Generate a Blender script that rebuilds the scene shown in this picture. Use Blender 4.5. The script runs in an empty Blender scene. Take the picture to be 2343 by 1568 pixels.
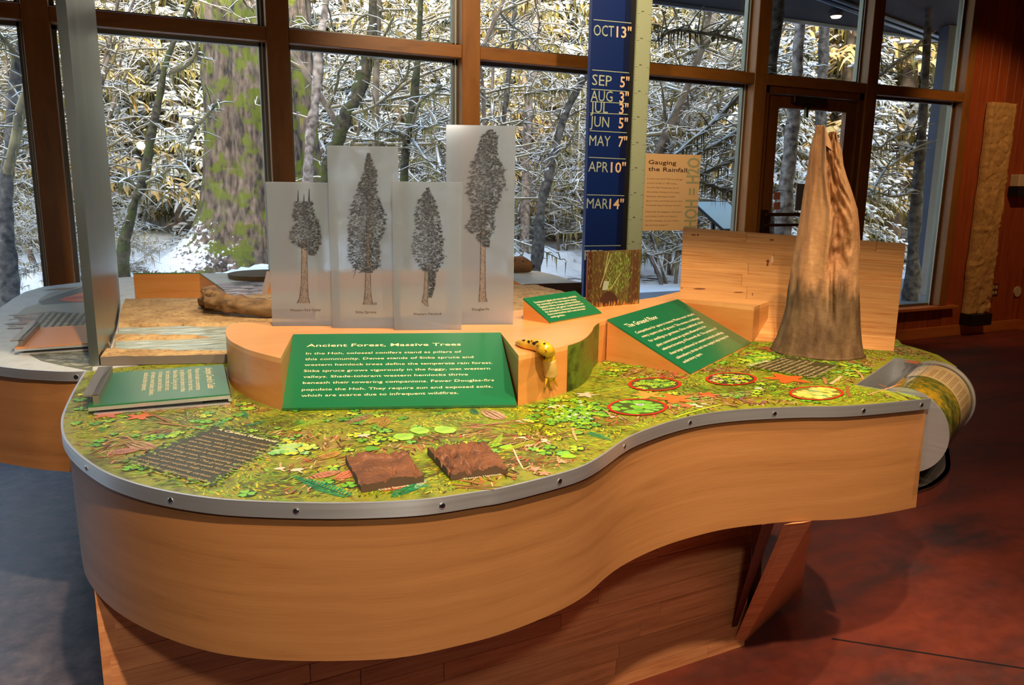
import bpy, bmesh, math, random
import numpy as np
from mathutils import Vector, Matrix, noise
random.seed(7)
SC = bpy.context.scene
COL = SC.collection
PI = math.pi
# ------------------------------------------------------------------ camera
YAW, PITCH, ROLL, F_PX = .4415, .1953, .0127, 1780.
CAMH = 1.3994
CX, CY = 1171.5, 784.
def _cam():
    cy_, sy = math.cos(YAW), math.sin(YAW); cp, sp = math.cos(PITCH), math.sin(PITCH)
    f = Vector((sy*cp, cy_*cp, -sp)); r0 = Vector((cy_, -sy, 0)); u0 = r0.cross(f)
    c, s = math.cos(ROLL), math.sin(ROLL)
    return r0*c+u0*s, -r0*s+u0*c, f
CR, CU, CF = _cam()
EYE = Vector((0, 0, CAMH))
cam = bpy.data.cameras.new('camera'); camo = bpy.data.objects.new('camera', cam); COL.objects.link(camo)
cam.sensor_width = 36; cam.lens = F_PX/2343*36; cam.clip_start = .05; cam.clip_end = 400
m3 = Matrix((CR, CU, -CF)).transposed()
camo.matrix_world = Matrix.Translation(EYE) @ m3.to_4x4()
SC.camera = camo
# ------------------------------------------------------------------ world, sun, lights, exposure
SC.view_settings.view_transform = 'Standard'; SC.view_settings.look = 'None'
SC.view_settings.gamma = 1; SC.view_settings.use_curve_mapping = False
SC.view_settings.exposure = 0.0
W = bpy.data.worlds.new('sky'); SC.world = W; W.use_nodes = True
wn = W.node_tree.nodes; wl = W.node_tree.links
bg = wn['Background']; sky = wn.new('ShaderNodeTexSky'); sky.sky_type = 'NISHITA'; sky.sun_disc = False
sky.sun_elevation = math.radians(24); sky.sun_rotation = math.radians(200); sky.air_density = 1.2; sky.dust_density = 2.5
wl.new(sky.outputs[0], bg.inputs[0]); bg.inputs[1].default_value = 1.12
def lamp(name, kind, loc, target=None, energy=100, color=(1, 1, 1), **kw):
    l = bpy.data.lights.new(name, kind); o = bpy.data.objects.new(name, l); COL.objects.link(o)
    l.energy = energy; l.color = color; o.location = loc
    for k, v in kw.items(): setattr(l, k, v)
    if target is not None:
        o.rotation_euler = (Vector(target)-Vector(loc)).to_track_quat('-Z', 'Y').to_euler()
    return o
lamp('sun', 'SUN', (0, -10, 20), (7.0, 12, 13.9), energy=9.0, color=(1, .84, .60), angle=.012)
WARM = (1, .80, .56)
lamp('spot_table_front', 'SPOT', (.2, -.3, 3.3), (.55, 1.35, .8), energy=430, color=WARM, spot_size=1.1, spot_blend=.6, shadow_soft_size=.04)
lamp('spot_table_middle', 'SPOT', (1.2, .7, 3.4), (1.0, 2.0, .9), energy=230, color=WARM, spot_size=.95, spot_blend=.6, shadow_soft_size=.04)
lamp('spot_table_right', 'SPOT', (2.6, .4, 3.4), (1.8, 1.6, 1.0), energy=190, color=WARM, spot_size=.85, spot_blend=.6, shadow_soft_size=.04)
lamp('spot_left_table', 'SPOT', (.3, 1.8, 3.4), (.1, 3.4, .9), energy=150, color=(1, .86, .68), spot_size=1.0, spot_blend=.6, shadow_soft_size=.04)
lamp('spot_banner', 'SPOT', (2.0, 2.2, 3.5), (2.5, 4.6, 2.1), energy=210, color=WARM, spot_size=1.1, spot_blend=.7, shadow_soft_size=.04)
lamp('spot_wall', 'SPOT', (6.4, 2.8, 3.6), (7.4, 5.1, 1.4), energy=130, color=(1, .62, .32), spot_size=.9, spot_blend=.6, shadow_soft_size=.05)
lamp('spot_floor_right', 'SPOT', (4.2, 1.0, 3.6), (3.3, .9, 0), energy=150, color=(1, .66, .40), spot_size=.95, spot_blend=.7, shadow_soft_size=.05)
lamp('spot_frames', 'SPOT', (1.6, 2.8, 3.5), (2.8, 5.1, 2.2), energy=110, color=(1, .76, .42), spot_size=1.4, spot_blend=.8, shadow_soft_size=.04)
lamp('camera_flash', 'SPOT', (.05, -.25, 1.85), (.6, 1.6, .75), energy=44, color=(1, .93, .82), spot_size=1.5, spot_blend=.9, shadow_soft_size=.045)
# ------------------------------------------------------------------ helpers
def ray(x, y): return CR*((x-CX)/F_PX) - CU*((y-CY)/F_PX) + CF
def at(x, y, h):                       # point of the horizontal plane z = h
    d = ray(x, y); return EYE + d*((h-CAMH)/d.z)
def atY(x, y, Y):                      # point of the plane parallel to the window wall
    d = ray(x, y); return EYE + d*(Y/d.y)
def atD(x, y, D):                      # point at horizontal distance D
    d = ray(x, y); return EYE + d*(D/math.hypot(d.x, d.y))
class Plane:
    def __init__(s, p, n): s.p = Vector(p); s.n = Vector(n).normalized()
    def hit(s, x, y):
        d = ray(x, y); return EYE + d*(((s.p-EYE).dot(s.n))/d.dot(s.n))
def vplane(a, b):
    d = Vector((b[0]-a[0], b[1]-a[1], 0)); return Plane((a[0], a[1], 0), (d.y, -d.x, 0))
def zat(P, ypx):
    k = (CY-ypx)/F_PX
    a = P[0]*CU.x+P[1]*CU.y; b = P[0]*CF.x+P[1]*CF.y
    return CAMH + (k*b-a)/(CU.z-k*CF.z)
def lin(r, g, b):
    f = lambda c: (c/255/12.92) if c/255 <= .04045 else ((c/255+.055)/1.055)**2.4
    return (f(r), f(g), f(b))
def mesh_obj(name, V, Fc, mat=None, parent=None, smooth=False, uv=None, col=None):
    me = bpy.data.meshes.new(name); me.from_pydata([tuple(v) for v in V], [], Fc)
    if mat is not None:
        for m in (mat if isinstance(mat, (list, tuple)) else [mat]): me.materials.append(m)
    if uv is not None:
        l = me.uv_layers.new(name='UVMap'); n = len(me.loops)
        idx = np.empty(n, dtype=np.int32); me.loops.foreach_get('vertex_index', idx)
        l.data.foreach_set('uv', np.asarray(uv, dtype=np.float32)[idx].ravel())
    if col is not None:
        a = me.color_attributes.new('Col', 'FLOAT_COLOR', 'POINT')
        c = np.ones((len(V), 4), dtype=np.float32); c[:, :3] = np.asarray(col, dtype=np.float32); a.data.foreach_set('color', c.ravel())
    if smooth: me.polygons.foreach_set('use_smooth', [True]*len(me.polygons))
    me.update()
    o = bpy.data.objects.new(name, me); COL.objects.link(o)
    if parent is not None: o.parent = parent
    return o
def tag(o, label=None, cat=None, group=None, kind=None):
    if label: o['label'] = label
    if cat: o['category'] = cat
    if group: o['group'] = group
    if kind: o['kind'] = kind
    return o
def thing(name, label, cat, group=None, loc=(0, 0, 0)):
    o = bpy.data.objects.new(name, None); COL.objects.link(o); o.location = loc; o.empty_display_size = .05
    return tag(o, label, cat, group)
def sub(V, o):                          # world -> thing-local (things are only translated)
    return [Vector(v)-Vector(o.location) for v in V] if o is not None else V
def prism(name, poly, z0, z1, mat, parent=None, smooth=False, off=None):
    n = len(poly); V = [(p[0], p[1], z0) for p in poly]+[(p[0], p[1], z1) for p in poly]
    if off: V = sub(V, off)
    Fc = [tuple(range(n-1, -1, -1)), tuple(range(n, 2*n))]+[(i, (i+1) % n, n+(i+1) % n, n+i) for i in range(n)]
    a = sum(poly[i][0]*poly[(i+1) % n][1]-poly[(i+1) % n][0]*poly[i][1] for i in range(n))
    if a < 0: Fc = [tuple(reversed(f)) for f in Fc]
    o = mesh_obj(name, V, Fc, mat, parent)
    if smooth: o.data.shade_smooth(); 
    return o
BOXF = [(0, 3, 2, 1), (4, 5, 6, 7), (0, 1, 5, 4), (1, 2, 6, 5), (2, 3, 7, 6), (3, 0, 4, 7)]
def box(name, x0, x1, y0, y1, z0, z1, mat, parent=None, bevel=0):
    V = [(x0, y0, z0), (x1, y0, z0), (x1, y1, z0), (x0, y1, z0), (x0, y0, z1), (x1, y0, z1), (x1, y1, z1), (x0, y1, z1)]
    if parent is not None and not parent.get('kind'): V = sub(V, parent)
    o = mesh_obj(name, V, BOXF, mat, parent)
    if bevel: bev(o, bevel)
    return o
def hexa(name, P8, mat, parent=None, bevel=0):
    """P8: 4 bottom corners ccw then 4 top"""
    e1 = (Vector(P8[1])-Vector(P8[0])); e1 = e1.normalized() if e1.length > 1e-6 else Vector((1, 0, 0)); e2 = Vector(P8[4])-Vector(P8[0]); e2 = (e2-e1*e2.dot(e1)); e2 = e2.normalized() if e2.length > 1e-6 else Vector((0, 0, 1))
    e3 = e1.cross(e2)
    UVs = [(Vector(p).dot(e1), Vector(p).dot(e2)+Vector(p).dot(e3)) for p in P8]
    if parent is not None: P8 = sub(P8, parent)
    o = mesh_obj(name, P8, BOXF, mat, parent, uv=UVs); fixn(o)
    if bevel: bev(o, bevel)
    return o
def fixn(o):
    bm = bmesh.new(); bm.from_mesh(o.data); bmesh.ops.recalc_face_normals(bm, faces=bm.faces); bm.to_mesh(o.data); bm.free()
def bev(o, w, seg=1):
    bm = bmesh.new(); bm.from_mesh(o.data)
    bmesh.ops.bevel(bm, geom=list(bm.edges), offset=w, segments=seg, affect='EDGES', clamp_overlap=True)
    bm.to_mesh(o.data); bm.free()
def slab(name, quad, thick, mat, parent=None, bevel=0):
    """quad = 4 world corners of the upper face (ccw seen from outside); grows inward"""
    a, b, c, d = [Vector(q) for q in quad]; n = (b-a).cross(d-a).normalized()
    return hexa(name, [p-n*thick for p in (a, b, c, d)]+[a, b, c, d], mat, parent, bevel)
def tube(pts, rad, sides=8, cap=True):
    pts = [Vector(p) for p in pts]; n = len(pts); V = []; Fc = []
    if not hasattr(rad, '__len__'): rad = [rad]*n
    ref = Vector((.31, .17, .93))
    for i, p in enumerate(pts):
        t = (pts[min(i+1, n-1)]-pts[max(i-1, 0)]); 
        if t.length < 1e-9: t = Vector((0, 0, 1))
        t.normalize(); a = t.cross(ref)
        if a.length < .15: a = t.cross(Vector((1, .2, .1)))
        a.normalize(); b = t.cross(a)
        for k in range(sides):
            an = 2*PI*k/sides; V.append(p+(a*math.cos(an)+b*math.sin(an))*rad[i])
    for i in range(n-1):
        for k in range(sides):
            k2 = (k+1) % sides; Fc.append((i*sides+k, i*sides+k2, (i+1)*sides+k2, (i+1)*sides+k))
    if cap: Fc.append(tuple(range(sides-1, -1, -1))); Fc.append(tuple((n-1)*sides+k for k in range(sides)))
    return V, Fc
class MB:
    def __init__(s): s.V = []; s.F = []; s.C = []
    def add(s, V, Fc, c=None):
        b = len(s.V); s.V += [tuple(v) for v in V]; s.F += [tuple(b+i for i in f) for f in Fc]
        if c is not None: s.C += [c]*len(V)
    def box(s, x0, x1, y0, y1, z0, z1):
        s.add([(x0, y0, z0), (x1, y0, z0), (x1, y1, z0), (x0, y1, z0), (x0, y0, z1), (x1, y0, z1), (x1, y1, z1), (x0, y1, z1)], BOXF)
    def build(s, name, mat, parent=None, smooth=False):
        V = sub(s.V, parent) if (parent is not None and not parent.get('kind')) else s.V
        return mesh_obj(name, V, s.F, mat, parent, smooth, col=s.C if s.C else None)
def spline(pts, n):
    P = [Vector(p) for p in pts]; out = []
    P = [P[0]*2-P[1]]+P+[P[-1]*2-P[-2]]
    m = len(P)-3
    for i in range(n):
        t = i/(n-1)*m; k = min(int(t), m-1); u = t-k
        a, b, c, d = P[k], P[k+1], P[k+2], P[k+3]
        out.append(.5*((2*b)+(c-a)*u+(2*a-5*b+4*c-d)*u*u+(3*b-a-3*c+d)*u**3))
    return out
# ------------------------------------------------------------------ materials
def newmat(name):
    m = bpy.data.materials.new(name); m.use_nodes = True
    nt = m.node_tree; return m, nt, nt.nodes, nt.links, nt.nodes['Principled BSDF']
def ramp(nodes, stops):
    r = nodes.new('ShaderNodeValToRGB'); e = r.color_ramp.elements
    while len(e) < len(stops): e.new(.5)
    for i, (p, c) in enumerate(stops): e[i].position = p; e[i].color = (*c, 1)
    return r
def plain(name, c, rough=.5, metal=0, bump=0, bscale=200, spec=None, vary=0, vscale=6):
    m, nt, N, L, B = newmat(name)
    B.inputs['Roughness'].default_value = rough; B.inputs['Metallic'].default_value = metal
    if spec is not None: B.inputs['Specular IOR Level'].default_value = spec
    if vary:
        tc = N.new('ShaderNodeTexCoord'); nz = N.new('ShaderNodeTexNoise'); nz.inputs['Scale'].default_value = vscale; nz.inputs['Detail'].default_value = 6
        L.new(tc.outputs['Object'], nz.inputs[0])
        r = ramp(N, [(.3, tuple(x*(1-vary) for x in c)), (.7, tuple(min(1, x*(1+vary)) for x in c))]); L.new(nz.outputs[0], r.inputs[0]); L.new(r.outputs[0], B.inputs['Base Color'])
    else: B.inputs['Base Color'].default_value = (*c, 1)
    if bump:
        tc = N.new('ShaderNodeTexCoord'); nz = N.new('ShaderNodeTexNoise'); nz.inputs['Scale'].default_value = bscale
        bp = N.new('ShaderNodeBump'); bp.inputs['Strength'].default_value = bump; bp.inputs['Distance'].default_value = .01
        L.new(tc.outputs['Object'], nz.inputs[0]); L.new(nz.outputs[0], bp.inputs['Height']); L.new(bp.outputs[0], B.inputs['Normal'])
    return m
def wood(name, dark, light, coord='Object', stretch=(1, 14, 14), scale=3, rough=.35, obj_random=0, knots=0, coat=0):
    m, nt, N, L, B = newmat(name)
    tc = N.new('ShaderNodeTexCoord'); mp = N.new('ShaderNodeMapping'); mp.inputs['Scale'].default_value = stretch
    L.new(tc.outputs[coord], mp.inputs[0])
    vec = mp.outputs[0]
    if obj_random:
        oi = N.new('ShaderNodeObjectInfo'); cb = N.new('ShaderNodeCombineXYZ'); mu = N.new('ShaderNodeMath'); mu.operation = 'MULTIPLY'; mu.inputs[1].default_value = 37
        L.new(oi.outputs['Random'], mu.inputs[0])
        for i in range(3): L.new(mu.outputs[0], cb.inputs[i])
        va = N.new('ShaderNodeVectorMath'); L.new(mp.outputs[0], va.inputs[0]); L.new(cb.outputs[0], va.inputs[1]); vec = va.outputs[0]
    n1 = N.new('ShaderNodeTexNoise'); n1.inputs['Scale'].default_value = scale; n1.inputs['Detail'].default_value = 7; n1.inputs['Distortion'].default_value = .6
    L.new(vec, n1.inputs[0])
    n2 = N.new('ShaderNodeTexNoise'); n2.inputs['Scale'].default_value = scale*9; n2.inputs['Detail'].default_value = 3; L.new(vec, n2.inputs[0])
    mx = N.new('ShaderNodeMath'); mx.operation = 'MULTIPLY_ADD'; mx.inputs[1].default_value = .3; L.new(n2.outputs[0], mx.inputs[0]); L.new(n1.outputs[0], mx.inputs[2])
    r = ramp(N, [(.42, dark), (.56, tuple((a+b)/2 for a, b in zip(dark, light))), (.85, light)]); L.new(mx.outputs[0], r.inputs[0])
    out = r.outputs[0]
    if obj_random:
        hs = N.new('ShaderNodeHueSaturation'); mr = N.new('ShaderNodeMapRange'); mr.inputs[3].default_value = 1-obj_random; mr.inputs[4].default_value = 1+obj_random
        L.new(oi.outputs['Random'], mr.inputs[0]); L.new(mr.outputs[0], hs.inputs['Value']); L.new(out, hs.inputs['Color']); out = hs.outputs[0]
    L.new(out, B.inputs['Base Color']); B.inputs['Roughness'].default_value = rough
    if coat: B.inputs['Coat Weight'].default_value = coat; B.inputs['Coat Roughness'].default_value = .15
    bp = N.new('ShaderNodeBump'); bp.inputs['Strength'].default_value = .08; bp.inputs['Distance'].default_value = .002
    L.new(n2.outputs[0], bp.inputs['Height']); L.new(bp.outputs[0], B.inputs['Normal'])
    return m
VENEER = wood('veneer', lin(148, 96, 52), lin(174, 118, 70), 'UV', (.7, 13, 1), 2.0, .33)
VENEER_TOP_LIT = wood('veneer_top_lit', lin(222, 150, 82), lin(236, 168, 98), 'Object', (3, 14, 6), 1.6, .28)  # paler than the side veneer: light from above is put into the colour
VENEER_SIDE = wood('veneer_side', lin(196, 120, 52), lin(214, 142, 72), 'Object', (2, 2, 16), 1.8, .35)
PLANK = wood('laminated_pine', lin(186, 112, 50), lin(226, 164, 98), 'UV', (2.0, 34, 1), 2.2, .38, obj_random=.13)
PLANK_B = wood('laminated_pine_base', lin(176, 100, 56), lin(222, 150, 98), 'UV', (2.0, 34, 1), 2.2, .42, obj_random=.16)
DARKWOOD = wood('stained_frame', lin(128, 78, 28), lin(158, 100, 40), 'Object', (6, 6, 1.2), 2.5, .4)
DARKWOOD_H = wood('stained_rail', lin(128, 78, 28), lin(158, 100, 40), 'Object', (1.2, 6, 6), 2.5, .4)
SIDING = wood('cedar_siding', lin(140, 60, 26), lin(176, 84, 36), 'Object', (12, 6, .9), 2.5, .45, obj_random=.12)
BASEB = wood('baseboard_wood', lin(178, 96, 40), lin(200, 116, 52), 'Object', (1, 6, 6), 2.5, .4)
UNDER = plain('underside_stain', lin(92, 34, 18), .6)
BLACK = plain('black', (.008, .008, .01), .5)
GREY_ALU = plain('window_aluminium', lin(120, 118, 108), .35, .7)
CREAM = plain('cream_lettering', lin(244, 226, 178), .6)
CREAM_D = plain('faded_lettering', lin(196, 170, 120), .6)
INK = plain('brown_ink', lin(70, 50, 40), .7)
INK2 = plain('faded_ink', lin(158, 116, 78), .7)
def green_panel():
    m, nt, N, L, B = newmat('green_sign'); B.inputs['Base Color'].default_value = (*lin(22, 112, 66), 1); B.inputs['Roughness'].default_value = .3
    B.inputs['Specular IOR Level'].default_value = .6; B.inputs['Coat Weight'].default_value = .7; B.inputs['Coat Roughness'].default_value = .22
    return m
GREEN = green_panel()
def brushed(name, c=(.55, .55, .56), coord='Object', stretch=(1, 1, 60), rough=.32, metal=1, scale=4, con=.10):
    m, nt, N, L, B = newmat(name); B.inputs['Metallic'].default_value = metal
    tc = N.new('ShaderNodeTexCoord'); mp = N.new('ShaderNodeMapping'); mp.inputs['Scale'].default_value = stretch; nz = N.new('ShaderNodeTexNoise'); nz.inputs['Scale'].default_value = scale; nz.inputs['Detail'].default_value = 4
    L.new(tc.outputs[coord], mp.inputs[0]); L.new(mp.outputs[0], nz.inputs[0])
    r = ramp(N, [(.3, tuple(x*(1-con) for x in c)), (.7, tuple(min(1, x*(1+con)) for x in c))]); L.new(nz.outputs[0], r.inputs[0]); L.new(r.outputs[0], B.inputs['Base Color'])
    mr = N.new('ShaderNodeMapRange'); mr.inputs[3].default_value = rough-.06; mr.inputs[4].default_value = rough+.08; L.new(nz.outputs[0], mr.inputs[0]); L.new(mr.outputs[0], B.inputs['Roughness'])
    return m
RIM = brushed('brushed_rim', (.60, .59, .60), 'UV', (1, 60, 1), .36, .78, 2, .07)
tg = RIM.node_tree.nodes.new('ShaderNodeTangent'); tg.direction_type = 'UV_MAP'; tg.uv_map = 'UVMap'; RIM.node_tree.links.new(tg.outputs[0], RIM.node_tree.nodes['Principled BSDF'].inputs['Tangent']); RIM.node_tree.nodes['Principled BSDF'].inputs['Anisotropic'].default_value = .7; RIM.node_tree.nodes['Principled BSDF'].inputs['Anisotropic Rotation'].default_value = .25
BLADE = brushed('brushed_steel', (.22, .245, .24), 'UV', (9, .7, 1), .30, .9, 1.2, .28)
STEEL = brushed('steel', (.66, .66, .66), 'Object', (2, 2, 40), .38, .8, 3, .05)
MIRROR = brushed('polished_steel', (.75, .76, .78), 'Object', (8, 8, 2), .12, 1, 6)
CHROME = plain('screw_steel', (.7, .7, .7), .2, 1)
def schlick(N, L, f0):
    lw = N.new('ShaderNodeLayerWeight'); lw.inputs[0].default_value = .5
    p = N.new('ShaderNodeMath'); p.operation = 'POWER'; p.inputs[1].default_value = 5; L.new(lw.outputs['Facing'], p.inputs[0])
    a = N.new('ShaderNodeMath'); a.operation = 'MULTIPLY_ADD'; a.inputs[1].default_value = 1-f0; a.inputs[2].default_value = f0; L.new(p.outputs[0], a.inputs[0])
    return a.outputs[0]
def acrylic():
    m = bpy.data.materials.new('frosted_acrylic'); m.use_nodes = True; N = m.node_tree.nodes; L = m.node_tree.links; N.clear()
    o = N.new('ShaderNodeOutputMaterial'); tr = N.new('ShaderNodeBsdfTranslucent'); tr.inputs[0].default_value = (.74, .79, .82, 1)
    df = N.new('ShaderNodeBsdfDiffuse'); df.inputs[0].default_value = (.62, .68, .72, 1)
    rf = N.new('ShaderNodeBsdfRefraction'); rf.inputs['Roughness'].default_value = .45; rf.inputs['IOR'].default_value = 1.02; rf.inputs[0].default_value = (.95, .97, .98, 1)
    gl = N.new('ShaderNodeBsdfGlossy'); gl.inputs['Roughness'].default_value = .13
    m1 = N.new('ShaderNodeMixShader'); m1.inputs[0].default_value = .22; L.new(tr.outputs[0], m1.inputs[1]); L.new(df.outputs[0], m1.inputs[2])
    m2 = N.new('ShaderNodeMixShader'); m2.inputs[0].default_value = .55; L.new(m1.outputs[0], m2.inputs[1]); L.new(rf.outputs[0], m2.inputs[2])
    m3_ = N.new('ShaderNodeMixShader')
    L.new(schlick(N, L, .05), m3_.inputs[0]); L.new(m2.outputs[0], m3_.inputs[1]); L.new(gl.outputs[0], m3_.inputs[2]); L.new(m3_.outputs[0], o.inputs[0])
    return m
ACRYLIC = acrylic()
def glass(name='window_glass', tint=(.93, .96, .95), refl=1.0):
    m = bpy.data.materials.new(name); m.use_nodes = True; N = m.node_tree.nodes; L = m.node_tree.links; N.clear()
    o = N.new('ShaderNodeOutputMaterial'); t = N.new('ShaderNodeBsdfTransparent'); t.inputs[0].default_value = (*tint, 1)
    g = N.new('ShaderNodeBsdfGlossy'); g.inputs['Roughness'].default_value = .01
    fac = schlick(N, L, .045); mx = N.new('ShaderNodeMixShader')
    L.new(fac, mx.inputs[0]); L.new(t.outputs[0], mx.inputs[1]); L.new(g.outputs[0], mx.inputs[2]); L.new(mx.outputs[0], o.inputs[0])
    return m
GLASS = glass()
CLEAR = glass('clear_acrylic', (.98, .97, .94))
def vcol(name, rough=.45, spec=.5, coat=0):
    m, nt, N, L, B = newmat(name); a = N.new('ShaderNodeAttribute'); a.attribute_name = 'Col'; L.new(a.outputs['Color'], B.inputs['Base Color'])
    B.inputs['Roughness'].default_value = rough; B.inputs['Specular IOR Level'].default_value = spec
    return m
PRINT = vcol('printed_picture', .38, .35)
ETCH = vcol('printed_etching', .6, .2)
def floor_mat():
    m, nt, N, L, B = newmat('stained_concrete'); tc = N.new('ShaderNodeTexCoord')
    n1 = N.new('ShaderNodeTexNoise'); n1.inputs['Scale'].default_value = 1.3; n1.inputs['Detail'].default_value = 9; n1.inputs['Roughness'].default_value = .65
    n2 = N.new('ShaderNodeTexNoise'); n2.inputs['Scale'].default_value = 14; n2.inputs['Detail'].default_value = 8; n2.inputs['Roughness'].default_value = .7
    mp = N.new('ShaderNodeMapping'); mp.inputs['Rotation'].default_value = (0, 0, .5); mp.inputs['Scale'].default_value = (1, 3, 1)
    L.new(tc.outputs['Object'], mp.inputs[0]); L.new(mp.outputs[0], n1.inputs[0]); L.new(tc.outputs['Object'], n2.inputs[0])
    r1 = ramp(N, [(.3, lin(58, 48, 50)), (.5, lin(118, 52, 38)), (.72, lin(146, 62, 38))]); L.new(n1.outputs[0], r1.inputs[0])
    # skylight's blue reflection painted in as slate at left; oxide red stain at right
    sx = N.new('ShaderNodeSeparateXYZ'); L.new(tc.outputs['Object'], sx.inputs[0])
    ma = N.new('ShaderNodeMath'); ma.operation = 'MULTIPLY_ADD'; ma.inputs[1].default_value = .9; L.new(n1.outputs[0], ma.inputs[0]); L.new(sx.outputs[0], ma.inputs[2])
    mr = N.new('ShaderNodeMapRange'); mr.inputs[1].default_value = .2; mr.inputs[2].default_value = 1.6; L.new(ma.outputs[0], mr.inputs[0])
    slate = ramp(N, [(.3, lin(76, 74, 86)), (.7, lin(122, 108, 110))]); L.new(n2.outputs[0], slate.inputs[0])
    mx0 = N.new('ShaderNodeMixRGB'); L.new(mr.outputs[0], mx0.inputs[0]); L.new(slate.outputs[0], mx0.inputs[1]); L.new(r1.outputs[0], mx0.inputs[2])
    mx = N.new('ShaderNodeMixRGB'); mx.blend_type = 'OVERLAY'; mx.inputs[0].default_value = .45; L.new(mx0.outputs[0], mx.inputs[1]); L.new(n2.outputs[0], mx.inputs[2])
    L.new(mx.outputs[0], B.inputs['Base Color'])
    mr2 = N.new('ShaderNodeMapRange'); mr2.inputs[3].default_value = .32; mr2.inputs[4].default_value = .6; L.new(n2.outputs[0], mr2.inputs[0]); L.new(mr2.outputs[0], B.inputs['Roughness'])
    return m
def snowy(name, dark, light, snow=(.86, .90, .96), thr=.25, scale=8, soft=.25, nscale=3.0, namp=.7, rough=.8, moss=None, bump=.4, trans=0):
    """bark or foliage that carries snow on whatever faces the sky"""
    m, nt, N, L, B = newmat(name); tc = N.new('ShaderNodeTexCoord'); ge = N.new('ShaderNodeNewGeometry')
    n1 = N.new('ShaderNodeTexNoise'); n1.inputs['Scale'].default_value = scale; n1.inputs['Detail'].default_value = 6; L.new(tc.outputs['Object'], n1.inputs[0])
    r = ramp(N, [(.35, dark), (.68, light)]); L.new(n1.outputs[0], r.inputs[0]); base = r.outputs[0]
    if moss:
        n3 = N.new('ShaderNodeTexNoise'); n3.inputs['Scale'].default_value = scale*.35; n3.inputs['Detail'].default_value = 5; L.new(tc.outputs['Object'], n3.inputs[0])
        rm = ramp(N, [(moss[1]-.05, (0, 0, 0)), (moss[1]+.06, (1, 1, 1))]); L.new(n3.outputs[0], rm.inputs[0])
        mm = N.new('ShaderNodeMixRGB'); mm.inputs[2].default_value = (*moss[0], 1); L.new(rm.outputs[0], mm.inputs[0]); L.new(base, mm.inputs[1]); base = mm.outputs[0]
    sx = N.new('ShaderNodeSeparateXYZ'); L.new(ge.outputs['Normal'], sx.inputs[0])
    n2 = N.new('ShaderNodeTexNoise'); n2.inputs['Scale'].default_value = nscale; n2.inputs['Detail'].default_value = 5; L.new(tc.outputs['Object'], n2.inputs[0])
    a = N.new('ShaderNodeMath'); a.operation = 'MULTIPLY_ADD'; a.inputs[1].default_value = namp*2; L.new(n2.outputs[0], a.inputs[0]); L.new(sx.outputs[2], a.inputs[2])
    mr = N.new('ShaderNodeMapRange'); mr.inputs[1].default_value = thr+namp; mr.inputs[2].default_value = thr+namp+soft; L.new(a.outputs[0], mr.inputs[0])
    mx = N.new('ShaderNodeMixRGB'); mx.inputs[2].default_value = (*snow, 1); L.new(mr.outputs[0], mx.inputs[0]); L.new(base, mx.inputs[1]); L.new(mx.outputs[0], B.inputs['Base Color'])
    B.inputs['Roughness'].default_value = rough
    if bump:
        bp = N.new('ShaderNodeBump'); bp.inputs['Strength'].default_value = bump; bp.inputs['Distance'].default_value = .03; L.new(n1.outputs[0], bp.inputs['Height']); L.new(bp.outputs[0], B.inputs['Normal'])
    return m
# ------------------------------------------------------------------ lettering
_fc = {}
def letters(name, s, o, u, v, width, height, mat, parent=None, bold=0., serif=False, lift=.0004):
    """mesh lettering: baseline starts at o, runs along u for `width` metres, capitals `height` tall along v"""
    cu = bpy.data.curves.new('t', 'FONT'); cu.body = s; cu.size = 1; cu.resolution_u = 2; cu.offset = bold
    to = bpy.data.objects.new('t', cu); COL.objects.link(to)
    dg = bpy.context.evaluated_depsgraph_get(); me = bpy.data.meshes.new_from_object(to.evaluated_get(dg))
    bpy.data.objects.remove(to); bpy.data.curves.remove(cu)
    n = len(me.vertices); co = np.empty(n*3, dtype=np.float64); me.vertices.foreach_get('co', co); co = co.reshape(-1, 3)
    u = Vector(u).normalized(); v = Vector(v).normalized(); nn = u.cross(v).normalized()
    w = co[:, 0].max()-co[:, 0].min(); sx = width/w if width else height/.72; sy = height/.72
    x = (co[:, 0]-co[:, 0].min())*sx; y = co[:, 1]*sy
    P = np.outer(x, u)+np.outer(y, v)+np.array(Vector(o)+nn*lift)
    if parent is not None and not parent.get('kind'): P = P-np.array(parent.matrix_world.translation if parent.parent else parent.location)
    me.vertices.foreach_set('co', P.ravel()); me.materials.clear(); me.materials.append(mat); me.update(); me.name = name
    ob = bpy.data.objects.new(name, me); COL.objects.link(ob)
    if parent is not None: ob.parent = parent
    return ob
def textline(pl, s, p0, p1, cap, mat, parent, up, bold=0., name='lettering', lift=.0005):
    a = pl.hit(*p0); b = pl.hit(*p1); u = (b-a); w = u.length
    up = Vector(up); v = up-u.normalized()*up.dot(u.normalized())
    return letters(name, s, a, u, v, w, cap, mat, parent, bold, lift=lift)
T = .9          # table top height
HR = 1.0205     # top of the wooden risers
APB = .612      # lower edge of the curved apron
RIMB = .874
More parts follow.
